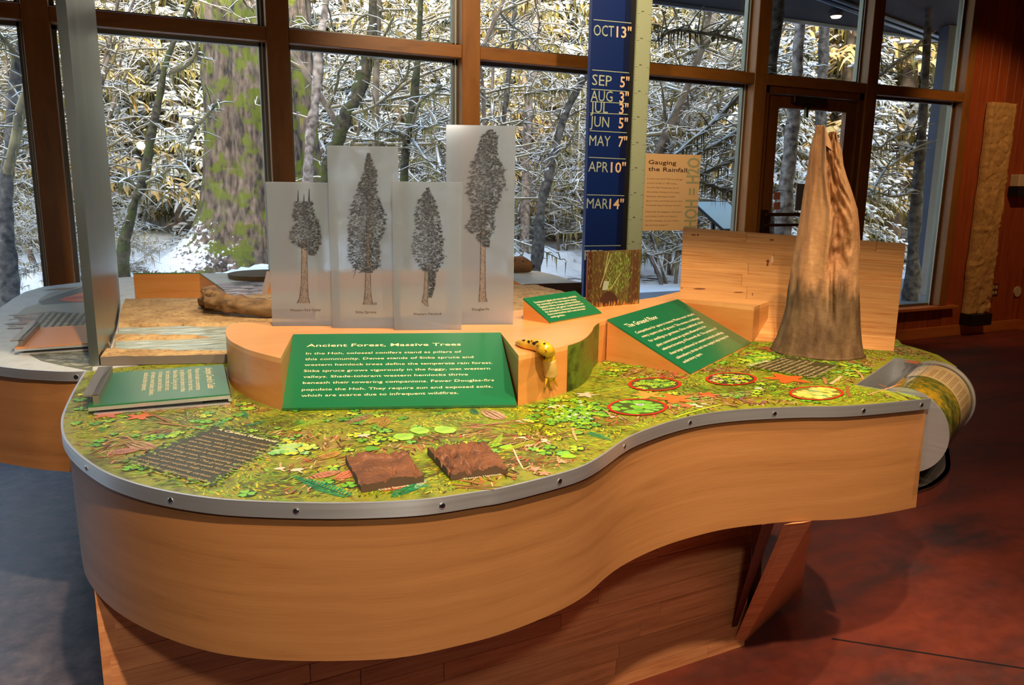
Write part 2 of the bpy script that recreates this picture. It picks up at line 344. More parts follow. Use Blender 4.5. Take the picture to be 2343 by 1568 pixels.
# ================================================================== the room
WY = 5.1009; MOD = 1.25; MX0 = -.4379      # window wall plane, bay module, first mullion
XR = 8.34
FLOOR = floor_mat()
fl = box('floor', -6, XR+.2, -4.2, WY+.12, -.12, 0, FLOOR); tag(fl, kind='structure')
fj = MB()
for (x0, y0, x1, y1) in ((-3, 4.6, .05, 1.7), (-.1, 2.05, -.45, -.6), (1.9, 1.6, 4.2, -.4), (2.2, 3.1, 8.3, 3.55), (4.1, 2.2, 6.6, -3)):
    d = Vector((y0-y1, x1-x0, 0)).normalized()*.004
    fj.add([(x0-d.x, y0-d.y, .0006), (x1-d.x, y1-d.y, .0006), (x1+d.x, y1+d.y, .0006), (x0+d.x, y0+d.y, .0006)], [(0, 1, 2, 3)])
fj.build('floor_joint', BLACK, fl)
rf = prism('roof', [(-14, -9), (18, -9), (18, WY+.1), (-14, WY+.1)], 4.06, 4.3, plain('roof_shingle', (.08, .07, .07), .9)); tag(rf, kind='structure')
V = [(-14, -9, 4.31), (18, -9, 4.31), (18, 4.2, 4.31), (-14, 4.2, 4.31), (-14, -7, 7.6), (18, -7, 7.6), (18, 2.2, 7.6), (-14, 2.2, 7.6)]
tag(hexa('roof_shade_block', V, bpy.data.materials['roof_shingle']), kind='structure')  # unseen raised block, added to keep the sun off the near trees
ce = box('ceiling', -6, XR+.2, -4.2, WY+.12, 3.9, 4.05, wood('ceiling_boards', lin(120, 70, 40), lin(160, 100, 60), rough=.6)); tag(ce, kind='structure')
PAINT = plain('painted_wall', lin(150, 120, 92), .8)
for nm, a in (('wall_left', (-6.15, -6, -4.2, WY, 0, 3.9)), ('wall_front', (-6, XR, -4.35, -4.2, 0, 3.9))):
    tag(box(nm, *a, PAINT), kind='structure')
# window wall: knee wall, header, siding
KN = .32
wb = box('wall_back', -6, XR, WY+.03, WY+.18, 0, KN-.03, UNDER); tag(wb, kind='structure')
wr = box('wall_right', XR+.02, XR+.2, -4.2, WY+.18, 0, 3.9, UNDER); tag(wr, kind='structure')
sd0 = 7.135
hd = box('wall_siding', sd0, XR, WY+.02, WY+.18, KN-.03, 3.9, UNDER); tag(hd, kind='structure')
bw = (XR-sd0)/9
for k in range(9):
    box('plank', sd0+k*bw+.002, sd0+(k+1)*bw-.002, WY-.004, WY+.02, 0, 3.9, SIDING, hd, bevel=.004)
for k in range(8):
    box('plank', sd0-(k+1)*bw+.002, sd0-k*bw-.002, WY+.004, WY+.03, 0, KN-.035, SIDING, wb)
for k in range(16):
    box('plank', XR-.002, XR+.02, WY-(k+1)*.14+.002, WY-k*.14-.002, 0, 3.9, SIDING, wr, bevel=.003)
tag(box('baseboard_back', -6, XR, WY-.022, WY+.004, 0, .105, BASEB, bevel=.003), kind='structure')
tag(box('baseboard_right', XR-.028, XR-.002, -4.2, WY-.02, 0, .105, BASEB, bevel=.003), kind='structure')
tag(box('window_sill', -6, 7.27, WY-.075, WY+.10, KN-.03, KN, BASEB, bevel=.004), kind='structure')
MW = .065
for k in range(-4, 7):
    x = MX0+k*MOD
    w = MW if k < 6 else .05
    tag(box('trim_%d' % (k+5), x-w, x+w, WY-.05, WY+.10, KN, 3.9, DARKWOOD, bevel=.004), kind='structure')
ZU, ZL = 2.328, 2.245
for k in range(-4, 6):
    xa, xb = MX0+k*MOD+(MW), MX0+(k+1)*MOD-(MW if k < 5 else .05)
    tag(box('trim_%d' % (k+20), xa, xb, WY-.045, WY+.09, ZL, ZU, DARKWOOD_H, bevel=.004), kind='structure')
    if k < -2: continue
    for nm, z0, z1 in (('low', KN, ZL), ('high', ZU, 3.9)):
        if k == 4 and nm == 'low': continue
        wroot = MB(); s = .022; y0, y1 = WY+.045, WY+.085
        # aluminium sash and outer jamb
        wroot.box(xa, xa+s, y0, y1, z0, z1); wroot.box(xb-s-.012, xb, y0, y1, z0, z1)
        wroot.box(xa, xb, y0, y1, z0, z0+s); wroot.box(xa, xb, y0, y1, z1-s, z1)
        i = (k+3)*2+(nm == 'high')
        wo = wroot.build('window_%d' % i, GREY_ALU); tag(wo, kind='structure')
        box('pane', xa+s, xb-s-.012, WY+.062, WY+.068, z0+s, z1-s, GLASS, wo)
# exterior jamb line (pale caulk) along each mullion
CAULK = plain('glazing_bead', lin(196, 196, 190), .4)
for k in range(0, 7):
    x = MX0+k*MOD-MW-.014
    tag(box('trim_%d' % (k+40), x-.005, x, WY+.034, WY+.045, KN, 3.9, CAULK), kind='structure')
# ---- glazed door in the fifth bay
k = 4; xa, xb = MX0+k*MOD+MW, MX0+(k+1)*MOD-MW
DB = wood('door_wood', lin(104, 58, 22), lin(132, 76, 30), 'Object', (6, 6, 1.2), 2.5, .35)
fr = MB(); fr.box(xa, xa+.05, WY-.03, WY+.07, 0, ZL); fr.box(xb-.05, xb, WY-.03, WY+.07, 0, ZL); fr.box(xa, xb, WY-.03, WY+.07, ZL-.055, ZL)
do = fr.build('door_1', DB); tag(do, kind='structure')
gl0 = atY(1782, 246, WY); gl1 = atY(1936, 262, WY)
dl, dr, dt = xa+.055, xb-.055, ZL-.06
leaf = MB(); leaf.box(dl, gl0.x, WY, WY+.045, .01, dt); leaf.box(gl1.x, dr, WY, WY+.045, .01, dt)
leaf.box(gl0.x, gl1.x, WY, WY+.045, gl0.z, dt); leaf.box(gl0.x, gl1.x, WY, WY+.045, .01, .28)
leaf.build('door_leaf', DB, do); box('pane', gl0.x, gl1.x, WY+.018, WY+.024, .28, gl0.z, GLASS, do)
box('door_closer', dl+.25, dl+.62, WY-.05, WY-.002, dt-.06, dt-.005, plain('closer', lin(60, 40, 28), .4, .5), do, bevel=.006)
box('closer_arm', dl+.40, dl+.425, WY-.04, WY-.012, dt-.17, dt-.06, plain('closer_arm', lin(90, 80, 60), .4, .8), do)
for (ya, yb) in ((487, 495), (512, 519)):
    a = atY(1755, ya, WY-.05); b = atY(1755, yb, WY-.05)
    box('push_bar', dl+.02, dr-.03, WY-.065, WY-.035, b.z, a.z, plain('bronze_bar', lin(96, 62, 28), .35, .6), do, bevel=.003)
box('bar_bracket', dl+.01, dl+.05, WY-.06, WY+.002, atY(1755, 528, WY).z, atY(1755, 480, WY).z, plain('bronze', lin(70, 44, 20), .4, .6), do)
STK = plain('orange_sticker', lin(196, 120, 96), .6)
for (ya, yb) in ((440, 457), (463, 480)):
    a = atY(1770, ya, WY); b = atY(1781, yb, WY)
    o = box('glass_sticker', a.x+.02, b.x+.03, WY+.013, WY+.0178, b.z, a.z, STK)
    tag(o, 'small orange-red square sticker on the door glass, %s of the two' % ('upper' if ya == 440 else 'lower'), 'sticker', 'stickers on the door glass')
a = atY(1823, 420, WY+.03); b = atY(1850, 482, WY+.03)
tag(box('door_notice', a.x, a.x+.24, WY+.026, WY+.03, b.z, a.z, plain('grey_notice', lin(150, 132, 136), .7)), 'pale grey paper notice fixed behind the door glass', 'notice')
# ---- things on the siding wall
def Yw(x, y): return atY(x, y, WY)
tl, bl = Yw(2258, 235), Yw(2200, 717)
cx0, cx1, cz0, cz1 = 7.405, 7.745, bl.z, tl.z
root = thing('carved_plank', 'tall pale carved wooden plank standing against the siding wall', 'carving', loc=(7.57, WY-.10, 0))
nx, nz = 26, 150; V = []; Fc = []
def carve(u, w):
    h = .018*noise.noise(Vector((u*3, 0, w*9)))+.010*noise.noise(Vector((u*7, 3, w*40)))+.006*noise.noise(Vector((u*14, 3, w*90)))-.014*math.exp(-(noise.noise(Vector((u*2.2, 9, w*14)))/.05)**2)*(noise.noise(Vector((u, 4, w*6))) > 0)
    for (cz, r, cu_) in ((.10, .5, .9), (.33, .6, .1), (.46, .5, .4), (.62, .35, .7), (.80, .45, .2), (.9, .3, .8)):
        d = math.hypot((u-cu_)*1.0, (w-cz)*6.8); h += .009*math.exp(-((d-r)/.04)**2)*(.5+.5*math.sin(u*5+cz*20))
    return h
for j in range(nz+1):
    w = j/nz; wob = .018*noise.noise(Vector((0, 7, w*7)))
    for i in range(nx+1):
        u = i/nx; V.append((cx0+(cx1-cx0)*u+wob*(1 if i in (0, nx) else .6), WY-.085-carve(u, w), cz0+(cz1-cz0)*w))
for j in range(nz):
    for i in range(nx):
        a = j*(nx+1)+i; Fc.append((a, a+1, a+nx+2, a+nx+1))
b0 = len(V); V += [(V[j*(nx+1)][0], WY-.012, V[j*(nx+1)][2]) for j in range(nz+1)]+[(V[j*(nx+1)+nx][0], WY-.012, V[j*(nx+1)+nx][2]) for j in range(nz+1)]
for j in range(nz):
    a = j*(nx+1); Fc.append((b0+j, a, a+nx+1, b0+j+1)); c = b0+nz+1
    Fc.append((a+nx, c+j, c+j+1, a+2*nx+1))
Fc.append(tuple(range(nz*(nx+1), nz*(nx+1)+nx+1))+(b0+2*nz+1, b0+nz)); Fc.append((b0,)+tuple([b0+nz+1])+tuple(range(nx, -1, -1)))
mesh_obj('carved_face', sub(V, root), Fc, plain('carved_wood', lin(206, 158, 92), .65, bump=.6, bscale=40, vary=.16, vscale=9), root, smooth=True)
box('plinth', 7.40, 7.71, WY-.14, WY-.023, .106, cz0+.002, BLACK, root)
# thermostat box on a black case
a, b = atY(2322, 399, WY-.09), atY(2322, 427, WY-.09); x0 = Yw(2311, 400).x
th = thing('wall_control_box', 'cream plastic control box with small dark screen above a black case', 'control box', loc=(x0+.15, WY-.09, b.z))
box('housing', x0, x0+.36, WY-.10, WY-.005, b.z, a.z, plain('cream_plastic', lin(214, 190, 150), .5), th, bevel=.006)
box('screen', x0+.10, x0+.26, WY-.104, WY-.099, b.z+.035, a.z-.035, plain('dark_screen', lin(30, 48, 50), .15), th)
box('case', x0-.01, x0+.38, WY-.12, WY-.005, b.z-.095, b.z-.002, BLACK, th, bevel=.003)
a, b = Yw(2267, 650), Yw(2284, 677)
ol = thing('power_outlet', 'brown four-socket outlet plate low on the siding', 'outlet', loc=(a.x, WY-.01, b.z))
box('plate', a.x, a.x+.115, WY-.010, WY-.004, b.z, a.z, plain('brown_plate', lin(84, 50, 28), .4), ol, bevel=.002)
for i in (0, 1):
    for j in (0, 1):
        box('socket', a.x+.018+i*.046, a.x+.050+i*.046, WY-.014, WY-.0095, b.z+.02+j*(a.z-b.z)*.45, b.z+.02+j*(a.z-b.z)*.45+.035, plain('ivory', lin(206, 176, 122), .4), ol, bevel=.004)
V, Fc = tube([(Yw(2325, 667).x, WY-.02, Yw(2325, 667).z), (Yw(2325, 667).x, WY-.0045, Yw(2325, 667).z)], .055, 28)
tag(mesh_obj('round_wall_cover', V, Fc, plain('ivory_cover', lin(206, 186, 150), .4)), 'round cream cover plate on the siding to the right of the outlet', 'cover plate')
fixn(bpy.data.objects['round_wall_cover'])
# ================================================================== front display table
top_px = [(198, 849), (171, 895), (149, 943), (144, 969), (150, 1002), (181, 1038), (232, 1074), (284, 1097), (360, 1119), (463, 1137), (565, 1146), (730, 1151), (864, 1149), (981, 1142), (1099, 1124), (1150, 1116), (1252, 1091), (1329, 1068), (1380, 1039), (1419, 1011), (1457, 991), (1534, 964), (1611, 947), (1700, 937), (1828, 931), (1923, 930), (2019, 923), (2127, 912)]
ctrl = [at(x, y, T) for x, y in top_px]
edge = spline(ctrl, 150)
for _ in range(3): edge = [edge[0]]+[(edge[i-1]+edge[i]*2+edge[i+1])/4 for i in range(1, len(edge)-1)]+[edge[-1]]
A_, B_, C_, D_ = [at(x, y, T) for x, y in ((2127, 912), (1958, 882), (2049, 820), (2190, 840))]
back = [at(x, y, T) for x, y in ((2147, 813), (2099, 797), (2064, 788))]
rb = [at(x, y, HR) for x, y in ((1563, 666), (1499, 680.5), (1463, 685.6))]     # back edge of the risers
back2 = [Vector((p.x, p.y-.006, T)) for p in rb]
bk = [Vector((1.35, 2.36, T)), Vector((.9, 2.36, T)), Vector((.35, 2.40, T))]
outline = edge+[B_, C_, D_]+back+[Vector((2.36, 1.84, T))]+back2+bk
TBL = thing('display_table', 'curved maple display table with a forest floor picture top, nearest the camera', 'table', loc=(.9, 1.7, 0))
def fmat(name, cols, sc=38, sc2=7):
    m, nt, N, L, B = newmat(name); tc = N.new('ShaderNodeTexCoord')
    n1 = N.new('ShaderNodeTexNoise'); n1.inputs['Scale'].default_value = sc2; n1.inputs['Detail'].default_value = 5
    n2 = N.new('ShaderNodeTexNoise'); n2.inputs['Scale'].default_value = sc; n2.inputs['Detail'].default_value = 9; n2.inputs['Roughness'].default_value = .75
    L.new(tc.outputs['Object'], n1.inputs[0]); L.new(tc.outputs['Object'], n2.inputs[0])
    a = N.new('ShaderNodeMath'); a.operation = 'MULTIPLY_ADD'; a.inputs[1].default_value = .55; L.new(n1.outputs[0], a.inputs[0]); 
    b = N.new('ShaderNodeMath'); b.operation = 'MULTIPLY'; b.inputs[1].default_value = .6; L.new(n2.outputs[0], b.inputs[0]); L.new(b.outputs[0], a.inputs[2])
    r = ramp(N, cols); L.new(a.outputs[0], r.inputs[0]); L.new(r.outputs[0], B.inputs['Base Color']); B.inputs['Roughness'].default_value = .35; B.inputs['Specular IOR Level'].default_value = .35
    return m
GRAPH = fmat('forest_floor_print', [(.38, lin(60, 52, 20)), (.48, lin(96, 84, 26)), (.55, lin(120, 128, 30)), (.62, lin(150, 150, 36)), (.72, lin(120, 84, 44))])
tp = prism('picture_top', [(p.x, p.y) for p in outline], T-.012, T, GRAPH, TBL, off=TBL)
def inset(path, d):
    out = []
    for i, p in enumerate(path):
        t = path[min(i+1, len(path)-1)]-path[max(i-1, 0)]; n = Vector((-t.y, t.x, 0)).normalized(); out.append(p+n*d)
    return out
def ribbon(name, path, z0, z1, mat, parent, path_b=None, closed=False, thick=0, uvs=1.0):
    """vertical strip following a plan curve; uv = (arc length, height)"""
    n = len(path); V = []; UV = []; Fc = []; s = 0; pb = path_b or path
    for i in range(n):
        if i: s += (path[i]-path[i-1]).length
        V += [(pb[i].x, pb[i].y, z0), (path[i].x, path[i].y, z1)]; UV += [(s*uvs, z0*uvs), (s*uvs, z1*uvs)]
    for i in range(n-1): Fc.append((2*i, 2*i+2, 2*i+3, 2*i+1))
    if thick:
        q = inset(path, thick); qb = inset(pb, thick); b = 2*n
        for i in range(n): V += [(qb[i].x, qb[i].y, z0), (q[i].x, q[i].y, z1)]; UV += [UV[2*i], UV[2*i+1]]
        for i in range(n-1):
            Fc.append((b+2*i+1, b+2*i+3, b+2*i+2, b+2*i)); Fc.append((2*i+1, 2*i+3, b+2*i+3, b+2*i+1)); Fc.append((2*i+2, 2*i, b+2*i, b+2*i+2))
        Fc.append((0, 1, b+1, b)); Fc.append((2*n-1, 2*n-2, b+2*n-2, b+2*n-1))
    return mesh_obj(name, sub(V, parent) if parent is not None else V, Fc, mat, parent, smooth=False, uv=UV)
def smooth_by_angle(o, deg=35):
    o.data.shade_smooth()
    bm = bmesh.new(); bm.from_mesh(o.data)
    for e in bm.edges:
        if len(e.link_faces) == 2 and e.calc_face_angle(0) > math.radians(deg): e.smooth = False
    bm.to_mesh(o.data); bm.free()
rim = ribbon('metal_rim', inset(edge, -.004), RIMB, T+.0008, RIM, TBL, thick=.0045); smooth_by_angle(rim)
# apron: its lower edge tucks in a little
bot_px = [(157, 1088), (180, 1246), (190, 1319), (230, 1369), (265, 1400), (346, 1446), (461, 1488), (576, 1507), (691, 1514), (900, 1508), (1015, 1486), (1130, 1457), (1207, 1430), (1284, 1396), (1342, 1363), (1380, 1326), (1399, 1311), (1438, 1286), (1515, 1250), (1592, 1227), (1668, 1209), (1815, 1193), (1930, 1189), (2029, 1175), (2101, 1160)]
apron_top = inset(edge, .006)
lowc = [at(x, y, APB) for x, y in bot_px[2:]]
low_s = spline(lowc, 300)
def nearest(p, path): return min(path, key=lambda q: (q.x-p.x)**2+(q.y-p.y)**2)
apron_bot = []
for i, p in enumerate(apron_top):
    q = nearest(p, low_s); w = min(1, max(0, (i-14)/12))
    if i < 26: q2 = p+Vector((.012*w, .012*w, 0)); q = q2.lerp(Vector((q.x, q.y, p.z)), w)
    apron_bot.append(Vector((q.x, q.y, 0)))
for _ in range(8): apron_bot = [apron_bot[0]]+[(apron_bot[i-1]+apron_bot[i]*2+apron_bot[i+1])/4 for i in range(1, len(apron_bot)-1)]+[apron_bot[-1]]
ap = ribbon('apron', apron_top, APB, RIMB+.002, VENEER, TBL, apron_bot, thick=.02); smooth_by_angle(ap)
# bulging lower shelf and tray under the notch
bul_px = [(2101, 1160), (2129, 1149), (2155, 1129), (2170, 1105), (2176, 1075)]
bul = [at(x, y, APB) for x, y in bul_px]
slot_n = (A_-B_).normalized()
bulge = spline([apron_bot[-1], bul[1], bul[2], bul[3], Vector((D_.x-.02, D_.y-.02, 0))], 24)
lo = ribbon('lower_fascia', bulge, APB, APB+.045, UNDER, TBL, thick=.012); smooth_by_angle(lo)
prism('slot_shelf', [(p.x, p.y) for p in bulge]+[(C_.x, C_.y), (B_.x, B_.y)], APB+.035, APB+.045, plain('dark_tray', lin(50, 44, 40), .5), TBL, off=TBL)
# rest of the apron round the back
bo = [D_]+back+[Vector((2.36, 1.84, T))]+back2+bk+[edge[0]]
ro = ribbon('back_apron', inset(bo, .008), APB, T-.012, VENEER, TBL)
prism('soffit', [(p.x, p.y) for p in inset(apron_bot, .012)[:-1]]+[(B_.x, B_.y), (C_.x, C_.y), (D_.x-.03, D_.y+.02)]+[(p.x, p.y) for p in back]+[(p.x, p.y) for p in back2]+[(p.x, p.y) for p in bk], APB+.004, APB+.016, UNDER, TBL, off=TBL)
# rim screws
for (sx, sy) in ((203, 1066), (387, 1133), (680, 1168), (1012, 1155), (1283, 1100), (1427, 1022), (1574, 969), (1761, 946), (1967, 945), (2119, 930)):
    best = None
    for i in range(1, len(edge)-1):
        p = edge[i]; q = Vector((p.x, p.y, .887))-EYE; px = CX+F_PX*q.dot(CR)/q.dot(CF)
        if best is None or abs(px-sx) < best[0]: best = (abs(px-sx), i)
    i = best[1]; p = edge[i]; t = (edge[i+1]-edge[i-1]).normalized(); n = Vector((t.y, -t.x, 0))
    c = Vector((p.x, p.y, .8865))+n*.0038
    V, Fc = tube([c, c+n*.0012, c+n*.002], [.0052, .0052, .0036], 14)
    sc = mesh_obj('screw', sub(V, TBL), Fc, CHROME, TBL); fixn(sc)
    V = []; Fc = []
    w = t*.0028; h = Vector((0, 0, .0028)); e = n*.0022
    for a2, b2 in ((w, h*.2), (h, w*.2)):
        k0 = len(V); V += [c+e-a2-b2, c+e+a2-b2, c+e+a2+b2, c+e-a2+b2]; Fc.append((k0, k0+1, k0+2, k0+3))
    mesh_obj('screw_recess', sub(V, TBL), Fc, BLACK, sc)
# base: laminated planks
fx0, fx1 = at(285, 1640, 0), at(1703, 1478, 0)
P0 = Vector((-.137, 1.62, 0)); P1 = Vector((fx1.x, fx1.y, 0)); bd = (P1-P0); BLn = bd.length; bd.normalize(); bnm = Vector((bd.y, -bd.x, 0))
core = hexa('base_core', [P0-bnm*.02, P1-bnm*.02, P1-bnm*.06, P0-bnm*.06]+[p+Vector((0, 0, APB)) for p in (P0-bnm*.02, P1-bnm*.02, P1-bnm*.06, P0-bnm*.06)], UNDER, TBL)
random.seed(3)
rows = 13; rh = (APB+.002)/rows
for r in range(rows):
    s = 0; 
    while s < BLn-.01:
        ln = random.uniform(.35, .8); e = min(BLn, s+ln)
        if BLn-e < .12: e = BLn
        a, b = P0+bd*(s+.0008), P0+bd*(e-.0008); z0, z1 = r*rh+.0006, (r+1)*rh-.0006; pr = random.uniform(-.0004, .0006)
        q = [a+bnm*pr, b+bnm*pr, b-bnm*.02, a-bnm*.02]
        hexa('plank', [v+Vector((0, 0, z0)) for v in q]+[v+Vector((0, 0, z1)) for v in q], PLANK_B, TBL)
        s = e
F1 = at(1835, 1348, 0); T0 = at(1815, 1196, APB); T1 = at(1858, 1192, APB)
nn = Vector((-.03, -.0, 0))
hexa('side_support', [P1+Vector((-.03, .02, 0)), P1+Vector((.004, .01, 0)), F1, F1+nn, T0+nn, T0, T1, T1+nn], PLANK_B, TBL)
hexa('gap_shade_panel', [P1-bnm*.05+Vector((-.02, 0, 0)), P1-bnm*.05, F1+Vector((-.1, .1, 0)), F1+Vector((-.14, .1, 0)), T0+Vector((-.08, .02, 0)), T0+Vector((-.04, .02, 0)), T1+Vector((-.06, .1, 0)), T1+Vector((-.1, .1, 0))], UNDER, TBL)  # dark panel put in for the shaded interior behind the gap
P0b = P0+Vector((.03, .7, 0))
hexa('side_support', [P0+Vector((0, .0, 0)), P0+Vector((.03, 0, 0)), P0b+Vector((.03, 0, 0)), P0b]+[v+Vector((0, 0, APB)) for v in (P0, P0+Vector((.03, 0, 0)), P0b+Vector((.03, 0, 0)), P0b)], PLANK_B, TBL)
# steel-lined notch
SL = thing('steel_trough', 'open steel trough let into the table end around the drum', 'trough', loc=(B_.x, B_.y, .72))
axd = (C_-B_).normalized(); vd = (A_-B_).normalized()
def tpt(s, r, z): p = B_+axd*s+vd*r; return Vector((p.x, p.y, z))
LS = (C_-B_).length; LV = .17
for nm, (s0, s1, r0, r1) in dict(back_wall=(0, LS, -.0015, .0015), left_wall=(.0, .003, 0, LV), right_wall=(LS-.003, LS, 0, LV)).items():
    q = [tpt(s0, r0, 0), tpt(s1, r0, 0), tpt(s1, r1, 0), tpt(s0, r1, 0)]
    hexa(nm, [v+Vector((0, 0, .66)) for v in q]+[v+Vector((0, 0, T+.0015)) for v in q], STEEL, SL)
# drum
DR = thing('rotating_drum', 'clear cylinder with a printed picture band turning in the table-end trough', 'drum', loc=tuple(tpt(LS/2, LV-.062, .80)))
Rd = .111; cz = .801
def dpt(s, ang, r): # angle from vertical, towards the outside
    p = tpt(s, .18-.058+r*math.sin(ang), 0); return Vector((p.x, p.y, cz+r*math.cos(ang)))
def disc(name, s0, s1, r, mat, hole=0, n=64):
    V = []; Fc = []
    for s in (s0, s1):
        for k in range(n): V.append(dpt(s, 2*PI*k/n, r))
    Fc = [(k, (k+1) % n, n+(k+1) % n, n+k) for k in range(n)]+[tuple(range(n-1, -1, -1)), tuple(range(n, 2*n))]
    o = mesh_obj(name, sub(V, DR), Fc, mat, DR); fixn(o); smooth_by_angle(o, 40); return o
disc('near_disc', .010, .020, Rd, STEEL); disc('far_disc', LS-.022, LS-.010, Rd, STEEL)
disc('axle', .020, LS-.022, .012, STEEL, n=20)
def band(name, s0, s1, r, a0, a1, mat, n=48):
    V = []; UV = []; Fc = []
    for k in range(n+1):
        an = a0+(a1-a0)*k/n
        for s in (s0, s1): V.append(dpt(s, an, r)); UV.append((k/n, s))
    for k in range(n): Fc.append((2*k, 2*k+2, 2*k+3, 2*k+1))
    return mesh_obj(name, sub(V, DR), Fc, mat, DR, smooth=True, uv=UV)
band('clear_shell', .020, LS-.022, Rd-.003, 0, 2*PI, CLEAR)
BEIGE_P = plain('beige_band', lin(214, 182, 128), .45, vary=.06)
band('printed_band', .10, LS-.03, Rd-.010, -.55, 3.4, BEIGE_P)
DP = fmat('drum_picture', [(.38, lin(30, 30, 14)), (.5, lin(74, 84, 26)), (.58, lin(120, 116, 34)), (.68, lin(200, 150, 30))], 60, 16)
band('picture_band', .04, .235, Rd-.0085, -.5, 1.9, DP)
tx = MB()
random.seed(11)
for c in range(9):
    an = -.15+c*.19
    L0 = .26; L1 = .26+.13*random.uniform(.75, 1)
    for rr in range(3):
        a0 = an+rr*.045
        s = L0
        while s < L1:
            w = random.uniform(.006, .018)
            if c == 0 and rr: break
            q = [dpt(s, a0, Rd-.0098), dpt(min(s+w, L1), a0, Rd-.0098), dpt(min(s+w, L1), a0+.022, Rd-.0098), dpt(s, a0+.022, Rd-.0098)]
            tx.add(q, [(0, 1, 2, 3)]); s += w+.004
tx.build('small_print', INK2, DR)
# ================================================================== risers on the table
RT = HR
rl_px = [(642, 820), (599.5, 809.5), (566, 799.5), (541, 788), (526, 779), (519, 770), (516.5, 761), (519, 751), (530, 742), (555, 738.5), (622, 738)]
RL = spline([at(x, y, RT) for x, y in rl_px], 40)
TLn, TRn = at(670.5, 765, RT), at(1145, 761, RT)
rr_px = [(1186.5, 814), (1240, 803), (1297, 790.5), (1326, 781), (1342, 771), (1354, 758), (1359, 748), (1369, 739.5), (1390, 731.5)]
RR = spline([at(x, y, RT) for x, y in rr_px], 44)
bfl = at(1561, 684.8, RT); bfr = at(1725.7, 702.7, RT); bbr = at(1760, 690, RT); bbl = at(1555, 667, RT)
nbl = Vector((TLn.x-.004, TLn.y, RT)); 
rbk = [at(x, y, RT) for x, y in ((1499.5, 680.5), (1463.6, 685.6), (1400, 693), (1200, 708.5), (1175, 711), (900, 724))]
RI = thing('wooden_riser', 'curved wooden riser standing on the front table behind the main green sign', 'riser', loc=(1.0, 1.9, T))
plan = list(reversed(RL))+[RL[0]]
plan = [RL[-1-i] for i in range(len(RL))]            # back -> front left corner
plan += [TLn, TRn]+RR+[bfl, bfr, bbr, bbl]+rbk
pl2 = [(p.x, p.y) for p in plan]
rise = prism('top_board', pl2, RT-.012, RT, VENEER_TOP_LIT, RI, off=RI)
bev_path = [Vector((p.x, p.y, 0)) for p in plan]+[Vector((plan[0].x, plan[0].y, 0))]
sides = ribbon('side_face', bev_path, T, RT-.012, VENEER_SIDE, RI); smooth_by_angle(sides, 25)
# fern picture on the concave face
cvp = [p for p in RR if RR.index(p) >= 13]
i0 = min(range(len(RR)), key=lambda i: (RR[i]-at(1297.5, 790.5, RT)).length); i1 = min(range(len(RR)), key=lambda i: (RR[i]-at(1369, 739.5, RT)).length)
cv = [p+Vector((.0, -.0, 0)) for p in inset(RR, -.0015)[i0:i1+1]]
FERNP = fmat('fern_picture_print', [(.4, lin(30, 34, 12)), (.5, lin(60, 74, 20)), (.6, lin(94, 112, 34)), (.72, lin(96, 72, 30))], 30, 9)
fp = ribbon('fern_picture', cv, T+.001, RT-.001, FERNP, RI)
# ================================================================== green signs
def lerp(a, b, t): return a+(b-a)*t
def board_sign(root, TLp, TRp, BRp, BLp, thick, name='sign_face'):
    return slab(name, [BLp, BRp, TRp, TLp], thick, [GREEN], root)
S1 = thing('slanted_green_sign', 'large sloping green sign headed Ancient Forest, Massive Trees on the front table', 'sign', loc=(.5, 1.75, T))
TL1, TR1 = at(670.5, 765, RT+.002), at(1145, 761, RT+.002); BL1, BR1 = at(645.5, 934, T+.008), at(1182, 926, T+.008)
PS1 = Plane(BL1, (BR1-BL1).cross((TL1+TR1)/2-BL1))
TL1, TR1 = PS1.hit(670.5, 765), PS1.hit(1145, 761)
face = slab('sign_face', [BL1, BR1, TR1, TL1], .007, GREEN, S1)
up1 = ((TL1+TR1)/2-(BL1+BR1)/2).normalized()
L1s = [("Ancient Forest, Massive Trees", (701.5, 794.3), (1054.7, 791.3), .0135, .009),
 ("In the Hoh, colossal conifers stand as pillars of", (699.7, 811.9), (1055.6, 807.5), .0098, .004),
 ("this community. Dense stands of Sitka spruce and", (697.7, 825), (1083.4, 819.8), .0098, .004),
 ("western hemlock trees define the temperate rain forest.", (696.5, 838), (1127, 833), .0098, .004),
 ("Sitka spruce grows vigorously in the foggy, wet western", (694.7, 852), (1121.6, 846), .0098, .004),
 ("valleys. Shade-tolerant western hemlocks thrive", (693.6, 865.5), (1070.8, 859.7), .0098, .004),
 ("beneath their towering companions. Fewer Douglas-firs", (692.4, 879.3), (1130.4, 872.9), .0098, .004),
 ("populate the Hoh. They require sun and exposed soils,", (690.3, 894.9), (1127, 887.3), .0098, .004),
 ("which are scarce due to infrequent wildfires.", (688.9, 908.7), (1048.8, 901.9), .0098, .004)]
for s, a, b, h, bo_ in L1s: textline(PS1, s, a, b, h, CREAM, S1, up1, bold=bo_, lift=.0006)
# solid wedge under the sign
hexa('sign_wedge', [BL1+Vector((.01, .012, -.008)), BR1+Vector((-.01, .012, -.008)), Vector((TR1.x-.01, TR1.y-.002, T)), Vector((TL1.x+.01, TL1.y-.002, T)),
     BL1+Vector((.01, .014, -.006)), BR1+Vector((-.01, .014, -.006)), TR1+Vector((-.01, -.002, -.010)), TL1+Vector((.01, -.002, -.010))], UNDER, S1)
# ground floor sign block
S2 = thing('slanted_green_sign', 'sloping green sign headed The Ground Floor on a wooden wedge', 'sign', loc=(1.5, 1.85, T))
TL2 = at(1390, 731, RT+.003); TR2 = at(1551, 684.8, RT+.003); BR2 = at(1717, 783.8, T+.006); BL2 = at(1582, 854.6, T+.006)
